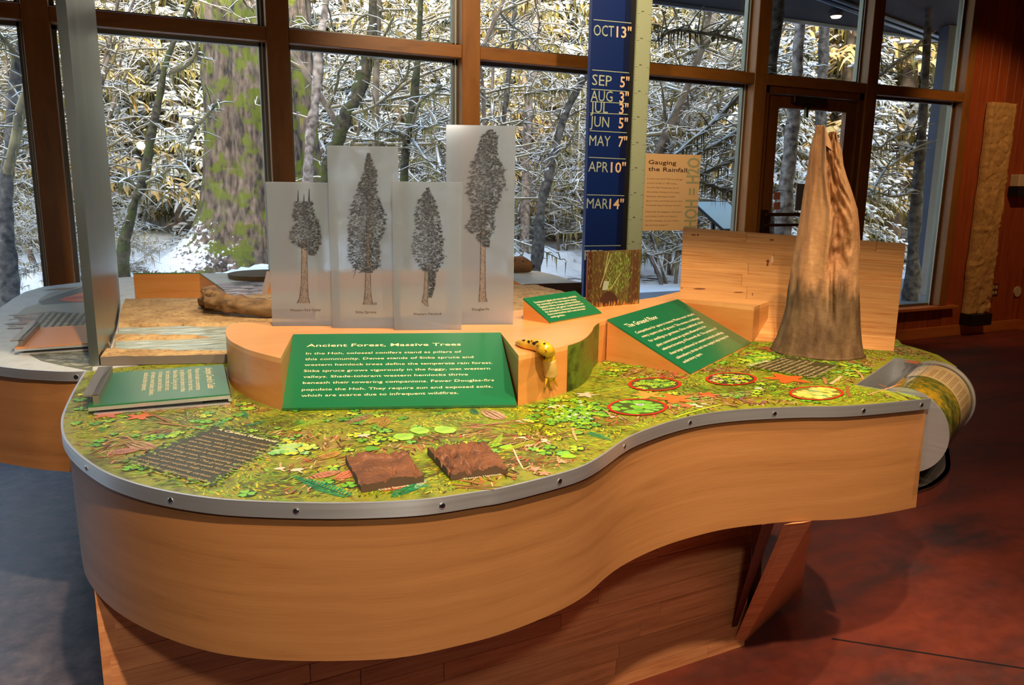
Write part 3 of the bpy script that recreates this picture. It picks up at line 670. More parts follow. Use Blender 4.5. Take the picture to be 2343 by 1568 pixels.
# keep the board flat: fourth corner from the other three
BR2 = BL2+(TR2-TL2)*(((BR2-BL2).dot(TR2-TL2))/(TR2-TL2).length_squared)
slab('sign_face', [BL2, BR2, TR2, TL2], .005, GREEN, S2)
PS2 = Plane(TL2, (TR2-TL2).cross(TL2-BL2)); up2 = (TL2-BL2).normalized()
g = lambda v, z: Vector((v.x, v.y, z))
V = [g(BL2, T), g(BR2, T), g(TR2, T), g(TL2, T), BL2-Vector((0, 0, .0055)), BR2-Vector((0, 0, .0055)), TR2-Vector((0, 0, .006)), TL2-Vector((0, 0, .006))]
hexa('wedge_block', V, VENEER_SIDE, S2)
L2s = [("The Ground Floor", (1438.9, 750.1), (1507.7, 728.3), .020, .010),
 ("Competition for space is intense! Plants cover virtually", (1457.7, 764.1), (1590.8, 720), .0115, .004),
 ("every square inch of ground. This creates a challenge", (1471.3, 773), (1601, 729.7), .0115, .004),
 ("for seedlings to germinate. Once established, these", (1488.4, 782.9), (1610.8, 738.2), .0115, .004),
 ("plant communities are greatly influenced by the", (1505.5, 793.2), (1616.4, 748.8), .0115, .004),
 ("selective browsing of Roosevelt elk. The presence of", (1518.3, 802), (1641.2, 753), .0115, .004),
 ("these large herbivores for western hemlock seedlings,", (1535.7, 811.9), (1656.6, 762.1), .0115, .004),
 ("salmonberry shrubs and vine maples helps keep the", (1550.7, 821.8), (1668.2, 770.6), .0115, .004),
 ("understory open.", (1566, 831.6), (1607.9, 811.1), .0115, .004)]
for s, a, b, h, bo_ in L2s: textline(PS2, s, a, b, h, CREAM, S2, up2, bold=bo_)
# small sign block on the riser
S3 = thing('slanted_green_sign', 'small sloping green sign on a wooden wedge beside the upright forest picture', 'sign', loc=(1.2, 2.1, RT))
b0, b1, b2 = at(1197, 731, RT), at(1260, 742, RT), at(1377, 720, RT)
b3 = b0+(b2-b1)
zt = zat(b0, 682.5)
TL3, BL3 = g(b0, zt), g(b1, RT+.006); TR3, BR3 = g(b3, zt), g(b2, RT+.006)
slab('sign_face', [BL3, BR3, TR3, TL3], .005, GREEN, S3)
hexa('wedge_block', [b1, b2, b3, b0, BL3-Vector((0, 0, .005)), BR3-Vector((0, 0, .005)), TR3-Vector((0, 0, .006)), TL3-Vector((0, 0, .006))], VENEER_SIDE, S3)
PS3 = Plane(TL3, (TR3-TL3).cross(TL3-BL3)); up3 = (TL3-BL3).normalized()
for s, a, b in (("Deciduous bigleaf and vine maples embellish", (1224.5, 694.7), (1320.2, 680.2)), ("the understory of the multi-layered canopy.", (1230.4, 700), (1320.2, 686.7)),
 ("Epiphytic lichens, mosses and ferns blanket", (1237, 705.4), (1328.8, 691.6)), ("the branches, and gather nourishment from", (1242.6, 711.2), (1335.5, 696.5)),
 ("the atmosphere. Scientists discovered that", (1248.7, 716.4), (1339.8, 702.7)), ("these tree branches send roots into their", (1254.9, 721.9), (1341.3, 708.5)), ("aerial gardens.", (1261.7, 728), (1294.3, 722.6))):
    textline(PS3, s, a, b, .0092, CREAM, S3, up3, bold=.006)
# upright forest picture
pa, pb = at(1342.5, 705, RT), at(1462, 695, RT); pz = zat(pa, 576)
PF = thing('upright_picture', 'square unframed moss forest picture board standing on the riser', 'picture', loc=tuple((pa+pb)/2))
pdv = (pb-pa).normalized(); pn = Vector((pdv.y, -pdv.x, 0))
hexa('picture_board', [pa, pb, pb-pn*.008, pa-pn*.008]+[g(v, pz) for v in (pa, pb, pb-pn*.008, pa-pn*.008)], plain('board_edge', lin(120, 66, 34), .5), PF)
def shade(c, v): return tuple(x*v for x in c)
random.seed(21)
pic = MB(); PWd = (pb-pa).length; PHt = pz-RT
def pq(u, v, l): return pa+pdv*(u*PWd)+Vector((0, 0, v*PHt))+pn*(.0006+l)
def poly(m, pts, c, l): m.add([pq(u, v, l) for u, v in pts], [tuple(range(len(pts)))], c)
poly(pic, [(0, 0), (1, 0), (1, 1), (0, 1)], lin(78, 66, 34), 0)
for (u0, w0, c) in ((.04, .09, (62, 34, 20)), (.9, .12, (78, 46, 32)), (.2, .22, (72, 52, 28)), (.72, .08, (88, 78, 40)), (.8, .05, (70, 50, 30)), (.55, .05, (84, 80, 40))):
    poly(pic, [(u0-w0/2, 0), (u0+w0/2, 0), (u0+w0*.4, 1), (u0-w0*.45, 1)], lin(*c), .0001)
for k in range(1500):
    u, v = random.random(), random.random(); gz = math.exp(-((u-.55)/.25)**2-((v-.6)/.35)**2)
    if random.random() > .25+gz: continue
    c = lin(*random.choice([(104, 124, 50), (86, 104, 40), (124, 140, 70), (70, 70, 30), (100, 96, 50)])) if gz > .3 else lin(*random.choice([(90, 84, 40), (70, 52, 28), (104, 92, 46)]))
    r = random.uniform(.008, .028); an = random.uniform(1.1, 2.0); dx, dy = math.cos(an)*r*1.8, math.sin(an)*r*1.8
    poly(pic, [(min(max(a, 0), 1), min(max(b, 0), 1)) for a, b in ((u-dx, v-dy), (u+r*.4, v), (u+dx, v+dy), (u-r*.4, v))], c, .0002+random.random()*.0003)
for a in ((.22, .35, .42, .95), (.42, .30, .62, .62), (.40, .2, .33, .5), (.3, .62, .36, .98)):
    poly(pic, [(a[0], a[1]), (a[0]+.015, a[1]), (a[2]+.012, a[3]), (a[2], a[3])], lin(150, 146, 96), .0006)
poly(pic, [(.27, .30), (.36, .30), (.40, .45), (.30, .47)], lin(138, 146, 124), .00062)
poly(pic, [(.22, .02)]+[(.22+.36*t, .02+.26*math.sin(PI*(.12+.76*t))) for t in [i/10 for i in range(11)]]+[(.58, .02)], lin(58, 36, 26), .00065)
for k in range(60):
    u = random.uniform(0, 1); h = random.uniform(.02, .12); poly(pic, [(max(0, u-.015), 0), (min(1, u+.015), 0), (min(1, u+.005), h)], lin(*random.choice([(160, 100, 34), (180, 124, 50), (120, 70, 30)])), .0007)
pic.build('forest_picture', PRINT, PF)
# ================================================================== frosted panels with etched trees
def etch_tree(pl, nrm, parent, crown, trunk, seed, org=(600, 270), sc=3.137, dens=1.0, extra=()):
    random.seed(seed); m = MB()
    P = lambda x, y, l=0: pl.hit(org[0]+x/sc, org[1]+y/sc)+nrm*(.0012+l)
    cols = [lin(36, 36, 40), lin(60, 62, 66), lin(98, 102, 108), lin(28, 27, 28)]
    tr = [(x0, y) for y, x0, x1 in trunk]+[(x1, y) for y, x0, x1 in reversed(trunk)]
    for (y, a, b), (y2, a2, b2) in zip(trunk[:-1], trunk[1:]):
        m.add([P(a, y, .00052), P(b, y, .00052), P(b2, y2, .00052), P(a2, y2, .00052)], [(0, 1, 2, 3)], lin(126, 112, 104))
        n = int(abs(y2-y)*(b2-a2)/34)+3
        for k in range(n):
            t = random.random(); yy = y+(y2-y)*t; xa, xb = a+(a2-a)*t, b+(b2-b)*t
            xx = xa+(xb-xa)*random.choice([random.random(), random.random()**3, 1-random.random()**4]); h = random.uniform(6, 22)
            m.add([P(xx, yy, .0006), P(xx+1.7, yy, .0006), P(xx+random.uniform(-2, 2), min(yy+h, trunk[-1][0]), .0006)], [(0, 1, 2)], cols[random.randrange(4)])
        for xx, yy, x2_, y2_ in ((a, y, a2, y2), (b, y, b2, y2)):
            m.add([P(xx-1.3, yy, .0006), P(xx+1.3, yy, .0006), P(x2_+1.3, y2_, .0006), P(x2_-1.3, y2_, .0006)], [(0, 1, 2, 3)], cols[0])
    ys = crown[0][0]; ye = crown[-1][0]
    def wid(y):
        for (a, l0, r0), (b, l1, r1) in zip(crown[:-1], crown[1:]):
            if a <= y <= b:
                t = (y-a)/(b-a+1e-6); return l0+(l1-l0)*t, r0+(r1-r0)*t
        return crown[-1][1:]
    area = sum((b[0]-a[0])*((a[2]-a[1]+b[2]-b[1])/2) for a, b in zip(crown[:-1], crown[1:]))
    for k in range(int(area/13*dens)):
        y = random.uniform(ys, ye); l, r = wid(y); c = (l+r)/2
        cl = .5+.5*math.sin(y*.13+seed)+noise.noise(Vector((y*.03, seed, 0)))
        u = random.uniform(-1, 1); x = c+(r-l)/2*u*(.92+.30*noise.noise(Vector((u*2, y*.09, seed))))
        if noise.noise(Vector((x*.06, y*.08, seed*3.1))) < -.16-.2*(abs(u) < .5): continue
        L_ = random.uniform(7, 19); L_ *= 1+.9*max(0, abs(u)-.7)/.3; sg = 1 if u > 0 else -1; an = random.uniform(-.35, .75)
        dx, dy = sg*math.cos(an)*L_, math.sin(an)*L_; w = random.uniform(.8, 1.7)
        col = cols[random.randrange(4)]; lv = random.random()*.0004+.0004
        m.add([P(x-dx*.5, y-dy*.5-w, lv), P(x-dx*.5, y-dy*.5+w, lv), P(x+dx*.5, y+dy*.5, lv)], [(0, 1, 2)], col)
        if random.random() < .8:
            m.add([P(x, y-w, lv), P(x+w*1.4, y+w, lv), P(x+sg*L_*.35, y-L_*.45, lv)], [(0, 1, 2)], col)
            m.add([P(x, y, lv), P(x+w*1.4, y-w, lv), P(x+sg*L_*.2, y+L_*.4, lv)], [(0, 1, 2)], col)
    for (x, y, x2_, y2_, w) in extra:
        m.add([P(x-w, y, .0004), P(x+w, y, .0004), P(x2_+w*.3, y2_, .0004), P(x2_-w*.3, y2_, .0004)], [(0, 1, 2, 3)], cols[0])
    return m.build('tree_etching', ETCH, parent)
panels = [
 ('Western Red Cedar', 'frosted acrylic panel with Western Red Cedar drawing, leftmost of the four', (623, 746.6), (779, 746), 416,
  [(600, 225, 360), (700, 210, 380), (760, 230, 412), (850, 172, 438), (900, 210, 425), (945, 300, 405), (985, 345, 375)], [(880, 286, 312), (960, 283, 322), (1200, 280, 327), (1290, 268, 332), (1330, 248, 344)], (200, 1388), (422, 1386),
  [(258, 600, 258, 515, 5), (336, 600, 338, 508, 6), (300, 610, 300, 548, 5)]),
 ('Sitka Spruce', 'frosted acrylic panel with Sitka Spruce drawing, second from the left', (761, 751.4), (917, 751), 333,
  [(255, 757, 767), (400, 722, 825), (500, 680, 820), (600, 640, 850), (700, 612, 898), (780, 605, 895), (900, 608, 848), (1000, 592, 850), (1060, 640, 850), (1110, 690, 800)], [(700, 750, 765), (1000, 745, 773), (1250, 737, 780), (1320, 730, 790), (1340, 720, 800)], (670, 1402), (820, 1402),
  [(806, 1340, 806, 1322, 3), (818, 1340, 818, 1320, 3), (680, 1060, 655, 1150, 3), (700, 1060, 640, 1110, 3), (790, 1040, 862, 1085, 3), (830, 990, 852, 1060, 3)]),
 ('Western Hemlock', 'frosted acrylic panel with Western Hemlock drawing, third from the left', (902, 756), (1056, 755), 415,
  [(505, 1183, 1190), (600, 1108, 1248), (700, 1087, 1275), (780, 1097, 1290), (870, 1072, 1305), (930, 1062, 1300), (1000, 1087, 1312), (1080, 1125, 1275), (1110, 1190, 1245), (1200, 1195, 1240), (1285, 1198, 1212)], [(1050, 1170, 1193), (1250, 1160, 1190), (1320, 1146, 1188), (1352, 1182, 1193)], (1083, 1416), (1290, 1414), []),
 ('Douglas-Fir', 'tall frosted acrylic panel with Douglas-Fir drawing, rightmost of the four', (1022, 743.6), (1174, 742.7), 285,
  [(85, 1632, 1648), (130, 1567, 1690), (200, 1547, 1685), (280, 1522, 1690), (350, 1478, 1742), (430, 1480, 1745), (490, 1448, 1758), (570, 1467, 1718), (650, 1492, 1683), (720, 1490, 1660), (790, 1443, 1680), (850, 1522, 1638), (925, 1590, 1625)], [(600, 1581, 1597), (900, 1568, 1600), (1200, 1562, 1601), (1290, 1555, 1606), (1320, 1552, 1616)], (1506, 1382), (1632, 1380), [])]
for i, (nm, lb, p0, p1, ty, crown, trunk, t0, t1, ex) in enumerate(panels):
    a, b = at(*p0, RT), at(*p1, RT)
    d = (b-a).normalized(); n = Vector((d.y, -d.x, 0)); zt = zat(a, ty)
    r = thing('frosted_panel', lb, 'panel', loc=tuple((a+b)/2))
    hexa('acrylic_sheet', [a, b, b-n*.005, a-n*.005]+[g(v, zt) for v in (a, b, b-n*.005, a-n*.005)], ACRYLIC, r, bevel=.0006)
    pl = vplane(a, b)
    etch_tree(pl, n, r, crown, trunk, 31+i, extra=ex)
    textline(pl, nm, (600+t0[0]/3.137, 270+t0[1]/3.137), (600+t1[0]/3.137, 270+t1[1]/3.137), .0070, INK, r, (0, 0, 1), bold=.012, lift=.0015)
# ================================================================== backboard
bR = at(2045, 804, T); bLd = (at(1740, 768, T)-bR).normalized()
ZT = 1.240
tR, tL = at(2072.6, 558, ZT), at(1563, 521, ZT); mL = at(1555.5, 667, HR)
bL = tL+(mL-tL)*((ZT-T)/(ZT-HR)); bL.z = T
BBn = (bR-bL).cross(tL-bL).normalized()
tR = Plane(bR, BBn).hit(2072.6, 558)
if BBn.dot(EYE-bR) < 0: BBn = -BBn
hb = Vector((-BBn.x, -BBn.y, 0)).normalized()         # horizontal direction away from the face
BB = thing('pine_backboard', 'tall wedge-shaped backboard of laminated pine strips behind the stump', 'backboard', loc=tuple((bR+bL)/2))
wt, wb_ = .022, .155
hexa('board_core', [bL-BBn*.003, bR-BBn*.003, bR+hb*wb_, bL+hb*wb_, tL-BBn*.003, tR-BBn*.003, tR+hb*wt, tL+hb*wt], VENEER_SIDE, BB)
random.seed(5)
nr = 9
for r in range(nr):
    t0, t1 = r/nr, (r+1)/nr
    a0, a1 = bL.lerp(tL, t0), bR.lerp(tR, t0); c0, c1 = bL.lerp(tL, t1), bR.lerp(tR, t1)
    cuts = [0]; 
    while cuts[-1] < 1: cuts.append(min(1, cuts[-1]+random.uniform(.25, .6)))
    if len(cuts) > 2 and cuts[-1]-cuts[-2] < .1: cuts.pop(-2)
    for u0, u1 in zip(cuts[:-1], cuts[1:]):
        pr = BBn*random.uniform(0, .0005); e = .0009
        q = [a0.lerp(a1, u0+e), a0.lerp(a1, u1-e), c0.lerp(c1, u1-e), c0.lerp(c1, u0+e)]; lift = (c0-a0).normalized()*.0003
        q = [q[0]+lift, q[1]+lift, q[2]-lift, q[3]-lift]
        hexa('plank', [v-BBn*.003 for v in q]+[v+pr for v in q], PLANK, BB)
pk = Plane(bR+BBn*.0009, BBn)
for (x, y, w, h) in ((1757, 598, 5, 8), (1756, 606, 3, 6), (1766, 549, 8, 3), (1587, 538, 9, 2.5), (1597, 538, 4, 3), (1560, 659, 3, 2), (1600, 661, 20, 2.4), (1690, 669, 18, 2), (1722, 674, 2, 5)):
    c = pk.hit(x, y); n = 10
    km = bpy.data.materials.get('dark_knot') or plain('dark_knot', lin(118, 62, 28), .6)
    mesh_obj('knot', sub([pk.hit(x+.75*w*math.cos(2*PI*k/n)*random.uniform(.6, 1.1), y+.75*h*math.sin(2*PI*k/n)*random.uniform(.6, 1.1)) for k in range(n)], BB), [tuple(range(n))], km, BB)
q = [pk.hit(x, y) for x, y in ((1764, 601), (1770, 601), (1770, 587), (1764, 587))]
mesh_obj('wood_patch', sub(q, BB), [(0, 1, 2, 3)], plain('patch_wood', lin(232, 184, 130), .5), BB)
# ================================================================== stump
Ct = at(1868, 812, T); Ct = Vector((Ct.x, Ct.y, 0)); vd2 = Vector((Ct.x, Ct.y, 0)).normalized(); Ct += vd2*.04
rgt = Vector((vd2.y, -vd2.x, 0))
ppl = Plane(Ct, vd2)
sil = [(815, 1760, 1981), (795, 1763, 1979), (767, 1777, 1974), (735, 1788, 1971.5), (700, 1797, 1969.5), (660, 1802, 1967), (621, 1808, 1965.5), (580, 1814, 1967), (541, 1822, 1968), (509, 1828, 1966), (477, 1833, 1962), (436, 1838.5, 1949), (400, 1845, 1936), (378, 1848, 1930), (350, 1851, 1927), (330, 1855, 1925), (310, 1859, 1922)]
prof = []
for y, xl, xr in sil:
    a, b = ppl.hit(xl, y), ppl.hit(xr, y); prof.append((a.z, (a-Ct).dot(rgt), (b-Ct).dot(rgt)))
prof[0] = (T+.001, prof[0][1], prof[0][2])
def profat(z):
    for (z0, a0, b0), (z1, a1, b1) in zip(prof[:-1], prof[1:]):
        if z <= z1: t = (z-z0)/(z1-z0+1e-9); t = max(0, t); return a0+(a1-a0)*t, b0+(b1-b0)*t
    return prof[-1][1:]
ST = thing('tree_snag', 'weathered broken tree stump model, tan above and grey-brown below, on the front table', 'stump', loc=(Ct.x, Ct.y, T))
NA, NZ = 128, 150; V = []; Fc = []
zt1, zt2, zv = ppl.hit(1874, 288).z, ppl.hit(1907, 302).z, ppl.hit(1887, 330).z
sst = lambda a, b, v: (lambda q: q*q*(3-2*q))(min(1, max(0, (v-a)/(b-a))))
ztop = max(zt1, zt2)
for j in range(NZ+1):
    t = j/NZ
    for i in range(NA):
        an = 2*PI*i/NA; ux, uy = math.sin(an), -math.cos(an)      # ux to the right, uy = -1 towards the viewer
        k_ = sst(-.12, .02, ux)
        top = zt1*(1-k_)+zt2*k_-.045*math.exp(-((ux-.02)/.10)**2)-.05*sst(.72, 1, abs(ux))-.035*max(0, uy)
        z = T+.001+(top-T-.001)*t; l, r = profat(z); c = (l+r)/2; h = (r-l)/2; f = -uy if uy < 0 else 0
        s0 = sst(1.13, 1.24, z)
        # edge of the solid left part wanders from the middle top to the right lower down
        ed = -.02+.10*sst(1.50, 1.30, z)+.04*math.sin(z*30)*.5
        rid = sst(ed-.22, ed-.02, ux)*(1-sst(ed, ed+.05, ux))
        hol = sst(ed, ed+.07, ux)*(1-sst(.62, .98, ux))*f
        dep = (.62*hol*s0*(1-.5*sst(.35, .8, ux)))
        low = sst(1.16, 1.06, z)
        g2 = .030*math.exp(-((ux-.22-.25*(1.2-z))/.05)**2)*f*sst(1.30, 1.12, z)*sst(.98, 1.06, z)
        P3 = Vector((ux*1.7, uy*1.7, z*3.2))
        dn = noise.noise(P3)*.016+noise.noise(P3*3.3)*.006+noise.noise(Vector((ux*16, uy*16, z*16)))*.0022*(1+low)
        rf = hol*s0*(noise.noise(Vector((ux*7+z*9, 2, z*26)))*.030+noise.noise(Vector((ux*20, 7, z*40)))*.012)
        lump = .020*math.exp(-((z-1.30)/.05)**2-((ux-.62)/.25)**2)*f
        rr3 = h*.82
        P = Ct+rgt*(c+h*ux*(1+dn*1.6))+vd2*(-uy*-1*0)
        fr_ = -(rr3*(1-dep)+dn+rf+.014*rid*s0-g2+lump)*f if uy < 0 else (rr3+dn)*uy
        P = P+vd2*fr_
        V.append(Vector((P.x, P.y, z)))
for j in range(NZ):
    for i in range(NA): Fc.append((j*NA+i, j*NA+(i+1) % NA, (j+1)*NA+(i+1) % NA, (j+1)*NA+i))
V.append(Ct+Vector((0, 0, zt2-.06))); ci = len(V)-1
for i in range(NA): Fc.append((NZ*NA+i, NZ*NA+(i+1) % NA, ci))
Fc.append(tuple(range(NA-1, -1, -1)))
m, nt, N, L, B = newmat('weathered_stump'); tc = N.new('ShaderNodeTexCoord'); sx = N.new('ShaderNodeSeparateXYZ'); L.new(tc.outputs['Object'], sx.inputs[0])
mp = N.new('ShaderNodeMapping'); mp.inputs['Scale'].default_value = (3, 3, 1); L.new(tc.outputs['Object'], mp.inputs[0])
n1 = N.new('ShaderNodeTexNoise'); n1.inputs['Scale'].default_value = 9; n1.inputs['Detail'].default_value = 8; L.new(mp.outputs[0], n1.inputs[0])
n2 = N.new('ShaderNodeTexNoise'); n2.inputs['Scale'].default_value = 60; n2.inputs['Detail'].default_value = 5; L.new(tc.outputs['Object'], n2.inputs[0])
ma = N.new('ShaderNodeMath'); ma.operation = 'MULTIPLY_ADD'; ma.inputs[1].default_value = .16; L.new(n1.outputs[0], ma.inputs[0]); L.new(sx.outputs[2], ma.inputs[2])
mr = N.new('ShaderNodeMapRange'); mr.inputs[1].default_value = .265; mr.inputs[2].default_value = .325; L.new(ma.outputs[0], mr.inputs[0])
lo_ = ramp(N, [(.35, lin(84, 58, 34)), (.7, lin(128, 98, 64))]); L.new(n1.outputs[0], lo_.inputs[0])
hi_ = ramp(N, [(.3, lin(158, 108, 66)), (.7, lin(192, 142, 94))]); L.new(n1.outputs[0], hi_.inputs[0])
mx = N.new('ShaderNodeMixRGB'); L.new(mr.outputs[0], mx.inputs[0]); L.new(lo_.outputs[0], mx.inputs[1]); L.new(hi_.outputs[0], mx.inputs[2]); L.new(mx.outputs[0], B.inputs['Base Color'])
bp = N.new('ShaderNodeBump'); bp.inputs['Strength'].default_value = .5; bp.inputs['Distance'].default_value = .006; L.new(n2.outputs[0], bp.inputs['Height']); L.new(bp.outputs[0], B.inputs['Normal']); B.inputs['Roughness'].default_value = .72; B.inputs['Specular IOR Level'].default_value = .3
STM = m
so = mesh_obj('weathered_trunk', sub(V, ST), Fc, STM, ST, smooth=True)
# ================================================================== bark tiles
BARK = plain('bark_model', lin(120, 74, 44), .6, bump=.5, bscale=120, vary=.35, vscale=22)
BARKS = plain('bark_edge', lin(84, 62, 42), .7, vary=.1)
def bark_tile(cs, lab, seed, amp, ridg, th=.019):
    q = [at(x, y, T+th) for x, y in cs]      # TL TR BR BL of the upper face
    r = thing('bark_sample', lab, 'bark sample', 'bark samples on the front table', loc=tuple((q[0]+q[1]+q[2]+q[3])/4-Vector((0, 0, th))))
    n = 40; V = []; Fc = []
    for j in range(n+1):
        for i in range(n+1):
            u, v = i/n, j/n; p = q[0].lerp(q[1], u).lerp(q[3].lerp(q[2], u), v)
            h = amp*(noise.noise(Vector((u*ridg[0], v*ridg[1], seed)))+.5*abs(noise.noise(Vector((u*ridg[0]*2.3, v*ridg[1]*2, seed+5))))+.18*noise.noise(Vector((u*26, v*26, seed))))
            h += -amp*1.2*math.exp(-(noise.noise(Vector((u*ridg[0]*.8+7, v*ridg[1]*.8, seed+2)))/.05)**2)
            V.append(Vector((p.x, p.y, T+th-.004+h)))
    for j in range(n):
        for i in range(n): a = j*(n+1)+i; Fc.append((a, a+n+1, a+n+2, a+1))
    mesh_obj('bark_face', sub(V, r), Fc, BARK, r, smooth=True)
    per = [j for j in range(n+1)]+[k*(n+1)+n for k in range(1, n+1)]+[n*(n+1)+i for i in range(n-1, -1, -1)]+[k*(n+1) for k in range(n-1, 0, -1)]
    W_ = [V[i] for i in per]; W2 = [Vector((v.x, v.y, T+.001)) for v in W_]; m_ = len(W_)
    mesh_obj('cut_edge', sub(W_+W2, r), [(i, (i+1) % m_, m_+(i+1) % m_, m_+i) for i in range(m_)]+[tuple(range(m_, 2*m_))], BARKS, r)
    fixn(bpy.data.objects[-1]) if False else None
bark_tile([(790, 1038), (924, 1025), (970, 1082), (826, 1104)], 'square brown bark sample with shallow scales, left of the pair, captioned Sitka Spruce', 1.3, .006, (3.2, 3.6))
bark_tile([(977.6, 1020), (1105, 1006), (1163, 1062), (1031, 1077)], 'square brown bark sample with deep furrows, right of the pair, captioned Western Hemlock', 8.1, .0085, (7, 2.6))
# ================================================================== banana slug model
SG = thing('slug_model', 'yellow banana slug model with black blotches bending over the riser edge', 'slug model', loc=tuple(at(1240, 800, RT)))
fd = at(1186.5, 814, T); fe = at(1297, 790.5, RT); fdir = Vector((fe.x-at(1186.5, 814, RT).x, fe.y-at(1186.5, 814, RT).y, 0)).normalized(); fn = Vector((fdir.y, -fdir.x, 0))
FP = Plane(at(1186.5, 814, RT)+fn*.012, fn)
def onr(x, y, h): return at(x, y, RT+h)
body = [onr(1181, 785, .004), onr(1190, 786, .008), onr(1203, 788, .011), onr(1217, 789, .013), onr(1230, 790.5, .015), onr(1241, 794, .016), onr(1249, 800, .015)]
body += [FP.hit(1252.5, 808)+fn*.003+Vector((0, 0, .004)), FP.hit(1254, 818)+fn*.002, FP.hit(1255, 830), FP.hit(1256, 842), FP.hit(1257.5, 853), FP.hit(1259, 863), FP.hit(1260, 869)]
rr_ = [.003, .0085, .0115, .0135, .0150, .0155, .0160, .0162, .0155, .0158, .0155, .0145, .0120, .0050]
sp = spline(body, 60); rs = np.interp(np.linspace(0, 1, 60), np.linspace(0, 1, len(rr_)), rr_)
SLUGY = [lin(236, 178, 34), lin(196, 150, 92)]
V, Fc = tube(sp, list(rs), 20)
bmat = plain('slug_skin', lin(226, 172, 34), .22, vary=.14, vscale=30, bump=.12, bscale=160)
bo_ = mesh_obj('slug_body', sub(V, SG), Fc, bmat, SG, smooth=True); fixn(bo_)
mant = spline([FP.hit(1254.2, 824)+fn*.0022, FP.hit(1256, 838)+fn*.003, FP.hit(1258, 852)+fn*.002, FP.hit(1259, 861)+fn*.001], 20)
V, Fc = tube(mant, [.0140]+[.0170]*17+[.0145, .011], 18)
mo = mesh_obj('slug_mantle', sub(V, SG), Fc, plain('mantle_skin', lin(206, 160, 84), .22, vary=.12, vscale=40), SG, smooth=True); fixn(mo)
for (x0, y0, x1, y1, r0) in ((1252, 862, 1246, 888, .0042), (1259, 866, 1260, 890, .0046), (1266, 863, 1275, 884, .0042)):
    V, Fc = tube([FP.hit(x0, y0), FP.hit((x0*.6+x1*.4), (y0*.6+y1*.4)), FP.hit(x1, y1)], [r0, r0*.75, .0012], 10)
    t_ = mesh_obj('tentacle', sub(V, SG), Fc, bmat, SG, smooth=True); fixn(t_)
BL_ = plain('slug_blotch', lin(44, 30, 12), .7, spec=.15); random.seed(9)
from mathutils.bvhtree import BVHTree
bvh = BVHTree.FromPolygons([Vector(v) for v in tube(sp, list(rs), 20)[0]], tube(sp, list(rs), 20)[1])
for (x, y, w, h) in ((1198.5, 779, 4, 3.4), (1210, 783, 3.2, 4), (1222, 786, 6.5, 3.6), (1228, 783, 4, 3), (1233, 793, 5, 3.2), (1246, 787, 4.2, 3), (1248, 805, 3, 4), (1245.5, 818, 3.6, 4.4), (1217, 781, 2.2, 2)):
    pts = []
    for k in range(12):
        an = 2*PI*k/12; rr2 = random.uniform(.55, 1.25); hit = bvh.ray_cast(EYE, ray(x+w*rr2*math.cos(an), y+h*rr2*math.sin(an)).normalized())
        if hit[0] is not None: pts.append(hit[0]+hit[1]*(.0006 if hit[1].dot(EYE-hit[0]) > 0 else -.0006))
    if len(pts) > 5: mesh_obj('blotch', sub(pts, SG), [tuple(range(len(pts)))], BL_, SG)
# ================================================================== lift-up flaps with handles
def flap(lab, TLp, TRp, BRp, BLp, hinge_dz, th, topmat, hand_px, railpx=None):
    r = thing('lift_flap', lab, 'flap', loc=tuple((TLp+BRp)/2-Vector((0, 0, .03))))
    n = (BRp-BLp).cross(TLp-BLp).normalized()
    slab('face_sheet', [BLp, BRp, TRp, TLp], .003, topmat, r)
    slab('steel_plate', [p-n*.0035 for p in (BLp, BRp, TRp, TLp)], th, STEEL, r)
    u = (BRp-BLp).normalized(); v = (TLp-BLp).normalized(); W_ = (BRp-BLp).length; D = (TLp-BLp).length
    gg = lambda p: Vector((p.x, p.y, T+.001))
    q = [gg(BLp+u*.01), gg(BRp), gg(TRp), gg(TLp+u*.01)]
    hexa('base_plate', q+[p+Vector((0, 0, .004)) for p in q], STEEL, r)
    q = [gg(BLp+u*.02+v*.01), gg(BRp-u*.06+v*.01), gg(TRp-u*.06-v*.01), gg(TLp+u*.02-v*.01)]
    tb = [p-n*(th+.004) for p in (BLp+u*.02+v*.01, BRp-u*.06+v*.01, TRp-u*.06-v*.01, TLp+u*.02-v*.01)]
    hexa('gap_shade_fill', [p+Vector((0, 0, .004)) for p in q]+tb, BLACK, r)  # black body put in for the shade under the raised flap
    V, Fc = tube([BRp-n*(th+.006), TRp-n*(th+.006)], .005, 12); h = mesh_obj('hinge_rod', sub(V, r), Fc, CHROME, r, smooth=False)
    # L-shaped handle
    a, b = BLp+u*.008+v*.02*1, TLp+u*.008-v*.01
    hh = .020
    HM = plain('handle_bronze_grey', lin(150, 138, 124), .35, .6) if 'handle_bronze_grey' not in bpy.data.materials else bpy.data.materials['handle_bronze_grey']
    hd_ = hexa('handle', [a, a+u*.012, b+u*.012, b, a+n*hh, a+u*.012+n*hh, b+u*.012+n*hh, b+n*hh], HM, r)
    hexa('handle_lip', [p+n*(hh-.003) for p in (a-u*.020, a+u*.013, b+u*.013, b-u*.020)]+[p+n*hh for p in (a-u*.020, a+u*.013, b+u*.013, b-u*.020)], HM, r)
    return r, n, u, v
zl, zr = T+.022, T+.026
q4 = [at(240, 854.5, zl), at(511, 834, zr), at(526, 901.5, zr), at(201, 930, zl)]
n_ = (q4[2]-q4[3]).cross(q4[0]-q4[3]); pq4 = Plane(q4[3], n_); q4[1] = pq4.hit(511, 834)
FL, fn_, fu, fv = flap('green lift-up flap with grey handle headed Lifestyles Carved in Cedar', q4[0], q4[1], q4[2], q4[3], 0, .008, GREEN, None)
PF4 = Plane(q4[3], fn_)
